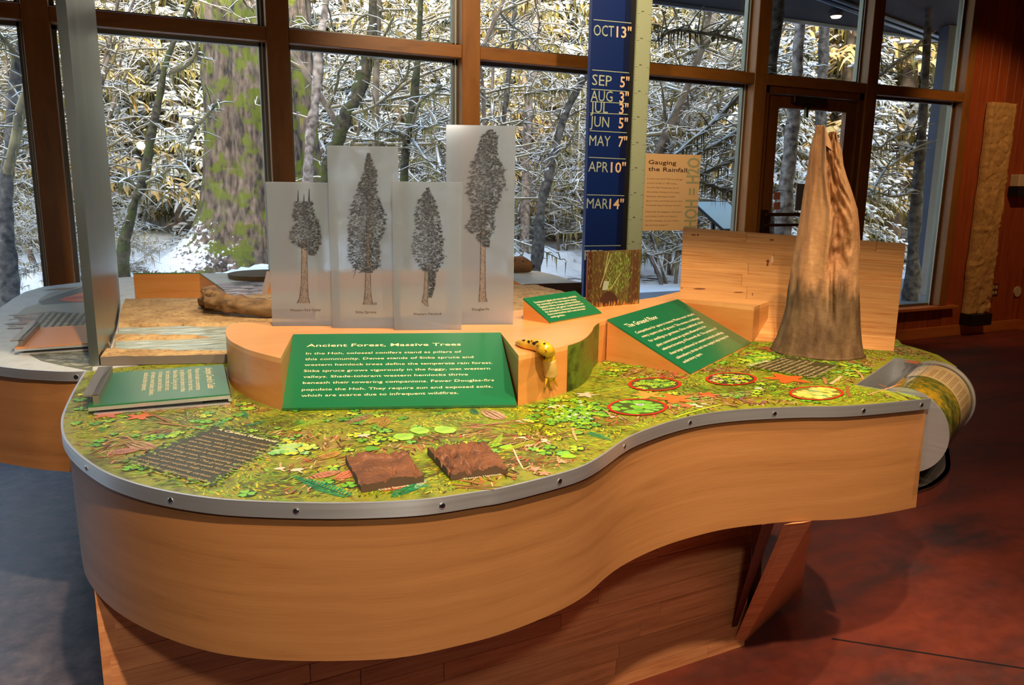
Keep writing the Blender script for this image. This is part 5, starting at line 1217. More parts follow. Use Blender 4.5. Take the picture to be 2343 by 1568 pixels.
# moss strokes and needles
for k in range(36000):
    x, y = rnd(); v = litter(x, y)
    if v > .22:
        if random.random() < .5: continue
        an = random.uniform(0, PI)*.55+noise.noise(Vector((x*6, y*6, 8)))*2; L_ = random.uniform(.008, .035); w = random.uniform(.0008, .0022); c = jc(random.choice(BR))
        leaf(x-L_/2*math.cos(an), y-L_/2*math.sin(an), L_, w*2, an, c, rz(1)) if ok(x, y, 2) else None
    else:
        an = noise.noise(Vector((x*5, y*5, 4)))*4+random.uniform(-.6, .6); L_ = random.uniform(.006, .018); w = L_*random.uniform(.12, .32)
        t = noise.noise(Vector((x*7, y*7, 12)))
        if t > .22: c = random.choice(MO[:5]+GR[:2])
        elif t < -.3: c = random.choice([MO[3], MO[5], MO[8], MO[7]])
        else: c = random.choice(MO)
        leaf(x, y, L_, w, an, jc(c), rz(0))
def clover(x, y, r, c, z, n=3):
    a0 = random.uniform(0, 2*PI)
    if n == 3: PRN.add([(x+.0015+r*1.12*math.cos(2*PI*k/9), y-.0025+r*1.12*math.sin(2*PI*k/9), z-.0001) for k in range(9)], [tuple(range(9))], lin(44, 58, 16))
    for k in range(n):
        an = a0+2*PI*k/n; ca, sa = math.cos(an), math.sin(an)
        pts = [(0, 0), (.45, .5), (.9, .55), (1.08, .28), (.92, 0), (1.08, -.28), (.9, -.55), (.45, -.5)]
        PRN.add([(x+r*(a*ca-b*sa), y+r*(a*sa+b*ca), z) for a, b in pts], [tuple(range(8))], jc(c, .1))
for k in range(1300):
    x, y = rnd()
    if litter(x, y) > .35: continue
    if noise.noise(Vector((x*4, y*4, 33))) < -.02: continue
    r = random.uniform(.007, .015)
    if ok(x, y, 2): clover(x, y, r, random.choice(GR), rz(2))
def fern(x, y, L_, w, an, c, z, n=15, c2=None):
    ca, sa = math.cos(an), math.sin(an)
    for k in range(n):
        t = (k+.5)/n; ww = w*(1-t)**.7*(.4+t*1.8 if t < .33 else 1)
        for sgn in (1, -1):
            px, py = x+L_*t*ca, y+L_*t*sa; q = an+sgn*1.15
            leaf(px, py, ww, L_/n*.62, q, jc(c2 if c2 and k % 2 else c, .2), z)
    leaf(x, y, L_, L_*.02+.001, an, shade(c, .6), z+.0001)
def pf(x, y): p = at(x, y, T); return p.x, p.y
def fernpx(x0, y0, x1, y1, w, c, n=20):
    a, b = pf(x0, y0), pf(x1, y1); fern(a[0], a[1], math.hypot(b[0]-a[0], b[1]-a[1]), w, math.atan2(b[1]-a[1], b[0]-a[0]), c, rz(3), n)
for (x0, y0, x1, y1, w, c) in ((800, 1138, 668, 1090, .030, TQ[0]), (960, 1105, 895, 1140, .030, TQ[0]), (905, 1120, 985, 1112, .022, TQ[1]), (740, 962, 655, 985, .018, GR[3]), (1220, 1010, 1135, 1040, .016, GR[5]), (1130, 1025, 1150, 992, .014, GR[3]),
    (1440, 885, 1365, 898, .014, GR[3]), (890, 942, 770, 962, .012, GR[2]), (2072, 918, 2018, 893, .026, GR[5]), (2105, 916, 2050, 897, .02, GR[3]), (1460, 880, 1540, 895, .018, GR[1]), (512, 965, 480, 985, .016, TQ[3]), (1345, 990, 1400, 1010, .02, TQ[0]), (1040, 940, 975, 955, .012, GR[2]), (1090, 950, 1080, 935, .02, TQ[2])):
    fernpx(x0, y0, x1, y1, w, c)
for k in range(46):
    x, y = rnd()
    if ok(x, y, 5) and litter(x, y) < .2: fern(x, y, random.uniform(.03, .07), random.uniform(.010, .02), random.uniform(0, 6.28), random.choice(GR+TQ[:1]+MO[:2]), rz(2), 12)
def bleaf(x, y, r, c, an, z, lobes=5, deep=.45):
    P = []; n = lobes*4
    for k in range(n):
        a = 2*PI*k/n; rr = r*(1-deep*(.5+.5*math.cos(a*lobes+PI)))*(.9+.2*random.random()); P.append((x+rr*math.cos(a+an), y+rr*math.sin(a+an), z))
    PRN.add(P, [tuple(range(n))], c)
    for k in range(lobes): leaf(x, y, r*.8, r*.04, an+2*PI*k/lobes, shade(c, 1.25), z+.00008)
for (px, py, r, c) in ((1800, 868, .062, (222, 92, 28)), (1545, 914, .05, (216, 110, 40)), (1480, 905, .04, (226, 150, 60)), (320, 955, .03, (206, 104, 44)), (245, 950, .035, (190, 110, 90)), (1340, 905, .028, (206, 180, 150)), (1225, 1075, .014, (214, 150, 120)), (1208, 1022, .010, (224, 170, 130)), (1245, 1085, .014, (206, 140, 110)), (1285, 1058, .012, (216, 160, 120)), (1620, 905, .03, (200, 92, 40)), (1570, 930, .02, (190, 110, 60)), (2090, 830, .03, (170, 90, 50)), (2000, 790, .05, (170, 96, 44)), (1765, 800, .05, (150, 84, 40))):
    x, y = pf(px, py)
    bleaf(x, y, r, lin(*c), random.random()*6, rz(4), 5, .55)
for (px, py, r, lo2, hi2) in ((923, 1001, .026, 0, 0), (962, 987, .025, 0, 0), (1018, 985, .028, 0, 0)):
    x, y = pf(px, py); z = rz(4); bleaf(x, y, r, lin(170, 214, 80), 1.9, z, 2, .22)
    for k in range(5): leaf(x-r*.7, y-r*.3+k*r*.16, r*1.5, .0012, .2, lin(90, 160, 50), z+.0001)
for (px, py) in ((1160, 835+190), (1290, 1040), (1300, 1045), (560, 1032), (850, 1028), (640, 1025), (700, 1026)):
    x, y = pf(px, py); bleaf(x, y, .017, random.choice(GR), random.random()*6, rz(3), 3, .3)
def cone(px0, py0, px1, py1, w, c):
    a, b = pf(px0, py0), pf(px1, py1); z = rz(4); n = 11
    for k in range(n):
        t = k/(n-1); x, y = a[0]+(b[0]-a[0])*t, a[1]+(b[1]-a[1])*t; ww = w*math.sin(PI*(.12+.8*t)); an = math.atan2(b[1]-a[1], b[0]-a[0])
        for q in (-1, -.35, .35, 1):
            leaf(x-math.sin(an)*ww*q*.7, y+math.cos(an)*ww*q*.7, ww*.8, ww*.55, an+q*.4, jc(lin(*c), .22), z+k*.00001+abs(q)*.00001)
for a in ((790, 972, 850, 950, .012, (176, 130, 96)), (825, 974, 885, 955, .013, (190, 150, 60)), (870, 982, 885, 958, .012, (180, 134, 60)), (1105, 938, 1150, 962, .020, (196, 150, 120)), (700, 1098, 780, 1080, .012, (206, 130, 96)), (770, 1100, 808, 1080, .013, (216, 120, 80)),
          (720, 1055, 780, 1035, .013, (190, 140, 60)), (868, 1125, 930, 1112, .010, (186, 100, 70)), (290, 1012, 350, 1030, .018, (170, 130, 90)), (240, 1040, 320, 1030, .014, (176, 120, 96)), (420, 1105, 480, 1090, .008, (180, 130, 60)), (950, 1120, 975, 1098, .006, (190, 200, 160))):
    cone(*a)
for (px, py, r) in ((832, 998, .013), (680, 1077, .012), (640, 1074, .010), (1195, 1003, .008), (1245, 1008, .008), (1260, 933, .009), (1275, 930, .008), (1245, 1012, .007), (1587, 928, .011), (1600, 932, .010), (1610, 926, .008), (1735, 890, .012), (1200, 962, .006), (1185, 965, .006)):
    x, y = pf(px, py); PRN.add([(x+r*math.cos(2*PI*k/12), y+r*.62*math.sin(2*PI*k/12), rz(4)*0+T+.0017) for k in range(12)], [tuple(range(12))], lin(232, 204, 172)); leaf(x, y, .022, .005, -1.3, lin(214, 196, 160), T+.00165)
def twig(px0, py0, px1, py1, w, c):
    a, b = pf(px0, py0), pf(px1, py1); z = rz(3)
    m = ((a[0]+b[0])/2+random.uniform(-.006, .006), (a[1]+b[1])/2+random.uniform(-.006, .006))
    for p, q in ((a, m), (m, b)):
        an = math.atan2(q[1]-p[1], q[0]-p[0]); s, co = math.sin(an)*w/2, math.cos(an)*w/2
        PRN.add([(p[0]-s, p[1]+co, z), (p[0]+s, p[1]-co, z), (q[0]+s*.7, q[1]-co*.7, z), (q[0]-s*.7, q[1]+co*.7, z)], [(0, 1, 2, 3)], c)
for a in ((325, 942, 390, 968, .007, BR[4]), (360, 968, 470, 985, .006, BR[1]), (300, 950, 340, 962, .004, BR[2]), (290, 1000, 360, 1035, .003, BR[2]), (1050, 975, 1220, 970, .003, lin(190, 90, 90)), (1050, 982, 1215, 962, .003, lin(214, 150, 130)), (1048, 968, 1180, 982, .003, lin(180, 70, 60)),
          (1175, 1030, 1197, 1075, .004, lin(220, 190, 160)), (1545, 955, 1650, 927, .006, GR[5]), (1540, 950, 1600, 925, .004, BR[1]), (1200, 1015, 1330, 980, .003, BR[1]), (1210, 1022, 1340, 990, .003, BR[2]), (1310, 980, 1320, 1010, .006, lin(220, 170, 110)), (1035, 1110, 1150, 1115, .004, BR[1]), (1045, 1118, 1130, 1122, .004, BR[4]),
          (1400, 958, 1385, 940, .005, BR[2]), (1050, 1100, 1110, 1112, .006, BR[1]), (340, 1078, 450, 1100, .003, lin(206, 190, 110)), (1875, 850, 1890, 880, .010, BR[1]), (1900, 880, 1925, 862, .010, BR[5]), (1940, 885, 1945, 910, .010, BR[4]), (1960, 850, 1975, 870, .006, BR[2]), (1985, 905, 2060, 880, .006, BR[2]), (2010, 880, 2060, 900, .005, BR[4]), (1380, 850, 1400, 840, .004, BR[7])):
    twig(*a)
for k in range(70):
    x, y = rnd()
    if litter(x, y) > .15 and ok(x, y, 3):
        an = random.uniform(-.5, .9); L_ = random.uniform(.03, .08); leaf(x-L_/2*math.cos(an), y-L_/2*math.sin(an), L_, .003, an, jc(random.choice(BR[1:])), rz(3))
# dense clover group, red roots patch
for k in range(80):
    px, py = random.gauss(1315, 38), random.gauss(950, 17); x, y = pf(px, py)
    if ok(x, y, 2): clover(x, y, random.uniform(.008, .012), random.choice(GR[:3]), rz(3))
for k in range(16):
    x, y = pf(random.gauss(1310, 45), random.gauss(948, 14)); clover(x, y, .004, lin(236, 232, 220), rz(4)+.0001, 5)
for k in range(60):
    px, py = random.gauss(1750, 22), random.gauss(826, 8); x, y = pf(px, py)
    if ok(x, y, 1): clover(x, y, random.uniform(.010, .018), random.choice(GR), rz(3))
for k in range(40):
    x, y = pf(random.uniform(1514, 1558), random.uniform(848, 868))
    leaf(x, y, .03, .004, random.uniform(-.4, 2), jc(lin(206, 96, 70) if k % 2 else lin(120, 50, 34)), rz(3))
for k in range(45):
    x, y = pf(random.gauss(650, 30), random.gauss(1025, 8)); clover(x, y, random.uniform(.009, .014), lin(*random.choice([(210, 206, 60), (160, 206, 130), (190, 206, 90), (120, 190, 90)])), rz(3)) if ok(x, y, 2) else None
# worm and salamander-like curl
x, y = pf(1722, 918)
for k in range(14): an = 1.2+k*.33; leaf(x+.022*math.cos(an), y+.030*math.sin(an), .012, .010, an+1.6, lin(150, 92, 84), T+.0017)
# magnifier circles
for (cx_, cy_, kind) in ((1458.6, 933, 0), (1498, 880.7, 1), (1673, 868.6, 2), (1868, 901, 3)):
    px0 = {0: 1390, 1: 1437, 2: 1614, 3: 1805}[kind]; x, y = pf(cx_, cy_); e = pf(px0, cy_); R_ = math.hypot(e[0]-x, e[1]-y)
    vr = {0: 952.5-914, 1: 31, 2: 29, 3: 32}[kind]; a = pf(cx_, cy_-vr/2); b = pf(cx_, cy_+vr/2); Rv = math.hypot(a[0]-b[0], a[1]-b[1])/2
    ux = Vector((e[0]-x, e[1]-y, 0)).normalized(); uy = Vector((a[0]-x, a[1]-y, 0)).normalized(); n = 48
    cp = lambda r, th, z: Vector((x, y, z))+ux*(r*R_*math.cos(th))+uy*(r*Rv*math.sin(th))
    z0 = T+.0019
    PRN.add([cp(.95, 2*PI*k/n, z0) for k in range(n)], [tuple(range(n))], [lin(70, 84, 26), lin(84, 70, 34), lin(70, 56, 30), lin(120, 110, 40)][kind])
    PRN.add([cp(1, 2*PI*k/n, z0+.0006) for k in range(n)]+[cp(.90, 2*PI*k/n, z0+.0006) for k in range(n)], [(k, (k+1) % n, n+(k+1) % n, n+k) for k in range(n)], lin(206, 40, 16))
    for k in range(46 if kind == 0 else 60):
        r, th = math.sqrt(random.random())*.78, random.random()*2*PI; p = cp(r, th, 0); zz = z0+.0001+random.random()*.0003
        pal = [GR[1:3]+GR[4:5], GR, GR[:4]+[lin(236, 196, 40), lin(230, 180, 150)], [lin(206, 196, 80), lin(190, 190, 90), lin(120, 160, 90), lin(214, 204, 110)]][kind]
        if kind in (0, 3): bleaf(p.x, p.y, R_*random.uniform(.12, .2), jc(random.choice(pal), .1), random.random()*6, zz, 3, .2)
        else: clover(p.x, p.y, R_*.11, random.choice(pal), zz)
    if kind == 0: p = cp(.25, 1.9, 0); clover(p.x, p.y, R_*.13, lin(240, 236, 228), z0+.0005, 6)
    if kind == 1: p = cp(.75, 0, 0); q = cp(.6, PI, 0); fern(p.x, p.y, R_*1.3, R_*.3, math.atan2(q.y-p.y, q.x-p.x), GR[3], z0+.00045, 14)
# darker caption patches
for P in tx_areas:
    c = (sum(p[0] for p in P)/4, sum(p[1] for p in P)/4)
    for s, dk in ((1.0, 1.0),):
        Q = []
        for e in range(4):
            for t in range(9):
                a, b = P[e], P[(e+1) % 4]; x, y = a[0]+(b[0]-a[0])*t/9, a[1]+(b[1]-a[1])*t/9; f = 1+.07*noise.noise(Vector((x*40, y*40, 3))); Q.append((c[0]+(x-c[0])*f, c[1]+(y-c[1])*f, T+.0021))
        PRN.add(Q, [tuple(range(36))], lin(62, 58, 26))
    for k in range(420):
        u, v = random.random(), random.random(); e = random.choice([0, 1, 2, 3]); t = random.random(); a, b = P[e], P[(e+1) % 4]
        x, y = a[0]+(b[0]-a[0])*t+random.gauss(0, .006), a[1]+(b[1]-a[1])*t+random.gauss(0, .006)
        leaf(x, y, random.uniform(.006, .014), .005, random.random()*6, jc(random.choice([MO[3], MO[5], MO[1], lin(62, 58, 26)])), T+.0021+random.random()*.0003)
PRN.build('forest_floor_picture', PRINT, TBL)
CP = Plane((0, 0, T+.0024), (0, 0, 1))
def tt(s, a, b, cap, mat=CREAM_D, bold=0.004):
    p, q = CP.hit(*a), CP.hit(*b); u = (q-p).normalized(); letters('lettering', s, p, u, Vector((-u.y, u.x, 0)), (q-p).length, cap, mat, TBL, bold)
tt('A Carbon Reservoir', (494.9, 983.9), (633.2, 1013.8), .0105, CREAM, .02)
for s, a, b in (("The Hoh Rain Forest plays an", (475.7, 992), (626.8, 1024.8)), ("important role in our changing", (460.3, 999.2), (617.8, 1033.5)), ("climate. With its massive trees,", (445.5, 1005.6), (605.8, 1040)), ("this forest takes in and stores tons", (429.6, 1010.5), (614, 1049.7)),
   ("of carbon from the atmosphere.", (413.7, 1017), (581.2, 1053.5)), ("The carbon is banked for centuries", (398.9, 1022.3), (584.5, 1063.2)), ("in living trees, decomposing wood,", (382.2, 1029), (565.3, 1070)), ("and organic soil. The great amounts", (364, 1034), (560.2, 1077.8)),
   ("of carbon that old-growth forests", (347.7, 1040.2), (525.6, 1081)), ("retain and recycle help combat", (332.3, 1047), (500, 1085.5)), ("problems of increasing carbon", (313, 1052), (478.3, 1093)), ("dioxide in our global atmosphere.", (297.7, 1057.4), (475.7, 1104.7))):
    tt(s, a, b, .0085)
M_ = lambda x, y: (1700+x/9.01, 800+y/9.01)
tt('Life in a Snag', M_(150, 345), M_(545, 235), .016, CREAM, .02)
st = [(330, 375), (440, 395), (560, 420), (690, 440), (820, 468), (945, 488), (1065, 510), (1185, 533), (1320, 560), (1435, 590)]
en = [(880, 175), (965, 205), (1060, 230), (1230, 225), (1350, 248), (1480, 262), (1460, 352), (1620, 352), (1780, 352), (1930, 365)]
for a, b, s in zip(st, en, ("Standing dead trees, or snags,", "are homes to owls and bats,", "woodpeckers and insects.", "When at last they fall down,", "they become nurse logs and", "give the seedlings a place", "to grow and thrive", "above the forest floor.", "Old growth forests have", "many snags and logs.")):
    tt(s, M_(*a), M_(*b), .0125)
for i, (a, b, s) in enumerate((((1563, 912), (1722, 896), "Look for these plants in the small circles and find them"), ((1570, 916.5), (1724, 899.5), "again on the forest floor along the trail. How many of"), ((1578, 921), (1722, 903), "the mosses and leaves can you find on the table?"))):
    tt(s, a, b, .0085)
tt('Sitka Spruce', (868, 1124), (937, 1113), .0085, CREAM); tt('Western Hemlock', (1060, 1098.5), (1149, 1087), .0085, CREAM)
# ================================================================== outdoors
SNOWM, nt, N, L, B = newmat('snow_ground'); tc = N.new('ShaderNodeTexCoord')
n1 = N.new('ShaderNodeTexNoise'); n1.inputs['Scale'].default_value = .55; n1.inputs['Detail'].default_value = 7; n2 = N.new('ShaderNodeTexNoise'); n2.inputs['Scale'].default_value = 5; n2.inputs['Detail'].default_value = 8
L.new(tc.outputs['Object'], n1.inputs[0]); L.new(tc.outputs['Object'], n2.inputs[0])
ma = N.new('ShaderNodeMath'); ma.operation = 'MULTIPLY_ADD'; ma.inputs[1].default_value = .5; L.new(n2.outputs[0], ma.inputs[0]); L.new(n1.outputs[0], ma.inputs[2])
r = ramp(N, [(.60, lin(70, 56, 46)), (.68, (.82, .86, .93))]); L.new(ma.outputs[0], r.inputs[0]); L.new(r.outputs[0], B.inputs['Base Color']); B.inputs['Roughness'].default_value = .7
bp = N.new('ShaderNodeBump'); bp.inputs['Strength'].default_value = .5; bp.inputs['Distance'].default_value = .06; L.new(n2.outputs[0], bp.inputs['Height']); L.new(bp.outputs[0], B.inputs['Normal'])
V = []; Fc = []; nx, ny = 90, 80
def gz(x, y):
    d = max(0, y-9)
    return -.06+.16*noise.noise(Vector((x*.22, y*.22, 1)))*min(1, max(0, (y-6)/4))+.05*noise.noise(Vector((x*.9, y*.9, 2)))*min(1, max(0, (y-6)/4))+.0030*max(0, y-14)**1.5
for j in range(ny+1):
    for i in range(nx+1):
        x = -22+(112)*i/nx; y = WY+.2+(78)*(j/ny)**1.5; V.append((x, y, gz(x, y)))
for j in range(ny):
    for i in range(nx): a = j*(nx+1)+i; Fc.append((a, a+1, a+nx+2, a+nx+1))
tag(mesh_obj('snow_ground', V, Fc, SNOWM, smooth=True), kind='structure')
tag(box('concrete_walk', 2.2, 14, WY+.19, 8.9, -.2, .012, plain('wet_concrete', lin(122, 128, 138), .55, vary=.14, vscale=2)), kind='structure')
# porch roof, beams, post, stand-in for a lamp reflection
EY = 7.7
e0, e1 = atY(1524, 0, EY), atY(2153, 97, EY); ez = (e0.z+e1.z)/2
SOF = plain('dark_soffit', lin(58, 50, 54), .7, vary=.15)
pr_ = thing('porch_roof', 'dark porch roof overhang outside the upper right windows', 'roof', loc=(8, 6.5, ez))
V = [(3.6, EY, ez), (16, EY, ez), (16, WY+.12, ez+.75), (3.6, WY+.12, ez+.75)]
hexa('roof_deck', V+[Vector(v)+Vector((0, 0, .14)) for v in V], SOF, pr_)
FAS = plain('pale_blue_flashing', lin(150, 162, 180), .4, .3)
hexa('eave_trim', [(3.6, EY-.02, ez-.03), (16, EY-.02, ez-.03), (16, EY+.02, ez-.03), (3.6, EY+.02, ez-.03), (3.6, EY-.02, ez+.02), (16, EY-.02, ez+.02), (16, EY+.02, ez+.02), (3.6, EY+.02, ez+.02)], FAS, pr_)
RP = Plane(V[0], (Vector(V[1])-Vector(V[0])).cross(Vector(V[3])-Vector(V[0])))
for (a, b) in (((1850, -18), (2150, 92)), ((1890, -16), (2195, 96))):
    p, q = RP.hit(*a), RP.hit(*b); u = (q-p).normalized(); sdn = Vector((u.y, -u.x, 0)).normalized(); dz = Vector((0, 0, -.03))
    V2, F2 = tube([p+dz, q+dz], .022, 8); mesh_obj('conduit', sub(V2, pr_), F2, FAS, pr_, smooth=True)
PX0, PX1 = atY(2156, 110, 7.4), atY(2186, 110, 7.4)
post = box('porch_post', PX0.x, PX1.x, 7.33, 7.47, -.1, ez+.1, plain('blue_grey_post', lin(78, 84, 100), .6, vary=.1)); tag(post, 'slim blue-grey wooden porch post outside the rightmost window', 'post')
lp = RP.hit(1914, 27)
lam = plain('reflection_glow', (1, .8, .5), .5); lam.node_tree.nodes['Principled BSDF'].inputs['Emission Color'].default_value = (1, .78, .5, 1); lam.node_tree.nodes['Principled BSDF'].inputs['Emission Strength'].default_value = 3  # glowing surface added for an indoor lamp's reflection in the glass
PL = thing('lamp_reflection', 'small glow under the dark porch roof, put in for the reflection of an indoor lamp', 'reflection', loc=tuple(lp))
V2, F2 = tube([lp+Vector((0, 0, .01)), lp+Vector((0, 0, -.05))], [.09, .07], 16); o = mesh_obj('housing', sub(V2, PL), F2, SOF, PL); fixn(o)
V2, F2 = tube([lp+Vector((0, 0, -.05)), lp+Vector((0, 0, -.07))], [.065, .05], 16); o = mesh_obj('glow_disc', sub(V2, PL), F2, lam, PL); fixn(o)
# outdoor information sign on legs
sD = 7.9
q = [atY(x, y, sD) for x, y in ((1655, 526), (1735, 526), (1705, 470), (1622, 470))]
q[2] += Vector((0, .35, .05)); q[3] += Vector((0, .35, .05))
IS = thing('outdoor_sign', 'slanted pale information sign in a black frame standing in the snow outside', 'sign', loc=tuple(sum(q, Vector())/4))
n_ = (q[1]-q[0]).cross(q[3]-q[0]).normalized()
slab('sign_frame', q, .03, BLACK, IS); c_ = sum(q, Vector())/4
slab('sign_sheet', [c_+(p-c_)*.93+n_*.003 for p in q], .003, plain('pale_sheet', lin(200, 224, 230), .4), IS)
for u in (.2, .8):
    p = q[0].lerp(q[1], u).lerp(q[3].lerp(q[2], u), .5); V2, F2 = tube([p-n_*.03, (p.x, p.y, -.05)], .025, 8); mesh_obj('leg', sub(V2, IS), F2, BLACK, IS, smooth=True)
b_ = IS.copy(); 
q2 = [c_+(p-c_)*.12+n_*.006+(q[1]-q[0])*.2+(q[0]-q[3])*.28 for p in q]; slab('blue_mark', q2, .002, plain('map_blue', lin(70, 150, 200), .5), IS)
bpy.data.objects.remove(b_)
# ---- tree kits
SN = (.80, .85, .93)
BARK_M = snowy('snowy_bark', lin(84, 72, 62), lin(150, 134, 118), SN, .30, 6, .2, 2.2, .5)
TWIG_M = snowy('snowy_twig', lin(96, 84, 62), lin(154, 138, 98), SN, .34, 4, .35, 1.6, .55, bump=0)
MOSS_M = snowy('hanging_moss', lin(88, 80, 38), lin(150, 136, 72), SN, .85, 5, .2, 2, .4, bump=0)
FOL_D = snowy('fir_dark', lin(50, 72, 62), lin(104, 122, 92), SN, .22, 3, .25, .8, .55, bump=0)
FOL_O = snowy('fir_olive', lin(104, 98, 62), lin(174, 158, 100), SN, .48, 3, .25, .9, .5, bump=0)
FOL_G = snowy('fir_sunlit_gold', lin(180, 144, 84), lin(240, 206, 134), SN, .80, 3, .25, 1, .5, bump=0)  # the low sun's gold is put into this foliage colour
GIANT = snowy('giant_bark', lin(40, 35, 32), lin(128, 110, 98), SN, .55, 13, .12, 16, .62, moss=(lin(92, 100, 26), .53), bump=1)
_n, _l = GIANT.node_tree.nodes, GIANT.node_tree.links
_mp = _n.new('ShaderNodeMapping'); _mp.inputs['Scale'].default_value = (1, 1, .35); _tc = [q for q in _n if q.type == 'TEX_COORD'][0]; _l.new(_tc.outputs['Object'], _mp.inputs[0])
_z = [q for q in _n if q.type == 'TEX_NOISE'][0]; _l.new(_mp.outputs[0], _z.inputs[0])
def frond(m, p, d, L_, w, droop, n=5):
    """flat spray of needles: jagged strip"""
    d = d.normalized(); s = Vector((d.y, -d.x, 0)).normalized()*w; k0 = []; pts = []
    for i in range(n+1):
        t = i/n; c = p+d*(L_*t)+Vector((0, 0, -droop*t*t)); ww = (1-t*.85)
        a = random.uniform(.6, 1.3)*ww; b = random.uniform(.6, 1.3)*ww
        pts += [c+s*a+Vector((0, 0, -abs(a)*w*.35)), c-s*b+Vector((0, 0, -abs(b)*w*.35)), c+Vector((0, 0, w*.12))]
    F_ = []
    for i in range(n): a = 3*i; F_ += [(a, a+3, a+5, a+2), (a+2, a+5, a+4, a+1)]
    m.add(pts, F_)
SNOWC = plain('snow_load', (.82, .86, .93), .8)
def make_conifer(seed, H, R0, mat, moss=.3, snowl=.3):
    random.seed(seed); clumps = []; t = thing('conifer', 'snowy conifer', 'tree'); 
    V2, F2 = tube([(0, 0, -.5), (.05, 0, H*.3), (0, .06, H*.7), (0, 0, H)], [R0, R0*.8, R0*.45, .03], 9); mesh_obj('trunk', V2, F2, BARK_M, t, smooth=True)
    m = MB(); mo = MB(); z = H*.10
    while z < H*.98:
        L_ = (H*.26)*(1-z/H)**.75+.25
        for k in range(random.randint(3, 5)):
            an = random.uniform(0, 2*PI); dr = random.uniform(.1, .45); d = Vector((math.cos(an), math.sin(an), random.uniform(-.05, .2))); ll = L_*random.uniform(.55, 1.1)
            pts = [Vector((0, 0, z)), Vector((0, 0, z))+d*ll*.5, Vector((0, 0, z))+d*ll+Vector((0, 0, -dr*ll))]
            nf = int(4+ll*5)
            for i in range(nf):
                u = (i+1)/nf; c = pts[0].lerp(pts[1], u).lerp(pts[1].lerp(pts[2], u), u); sd = 1 if i % 2 else -1
                dd = Vector((math.cos(an+sd*random.uniform(.4, 1.1)), math.sin(an+sd*random.uniform(.4, 1.1)), random.uniform(-.5, .05)))
                if random.random() < snowl: clumps.append((c+dd*random.uniform(.1, .3)+Vector((0, 0, .02)), random.uniform(.06, .17)))
                frond(m, c, dd, random.uniform(.22, .48)*(1.25-u*.5), random.uniform(.05, .10), random.uniform(.05, .25), 3)
                if random.random() < moss:
                    w = random.uniform(.02, .05); h = random.uniform(.15, .5); e = Vector((w, w, 0)); mo.add([c-e, c+e, c+Vector((random.uniform(-.04, .04), 0, -h))], [(0, 1, 2)])
        z += random.uniform(.12, .26)*(H/10)
    sc_ = MB()
    for (c, r) in clumps:
        n1_ = 7; base = len(sc_.V)
        ring = [(c.x+r*math.cos(2*PI*k/n1_)*random.uniform(.8, 1.2), c.y+r*math.sin(2*PI*k/n1_)*random.uniform(.8, 1.2), c.z-r*.10) for k in range(n1_)]
        ring2 = [(c.x+r*.62*math.cos(2*PI*k/n1_), c.y+r*.62*math.sin(2*PI*k/n1_), c.z+r*.26) for k in range(n1_)]
        sc_.add(ring+ring2+[(c.x, c.y, c.z+r*.36), (c.x, c.y, c.z-r*.14)], [(k, (k+1) % n1_, n1_+(k+1) % n1_, n1_+k) for k in range(n1_)]+[(n1_+k, n1_+(k+1) % n1_, 2*n1_) for k in range(n1_)]+[((k+1) % n1_, k, 2*n1_+1) for k in range(n1_)])
    if sc_.V: sc_.build('snow_load', SNOWC, t, smooth=True)
    m.build('foliage', mat, t)
    if mo.V: mo.build('hanging_moss', MOSS_M, t)
    return t
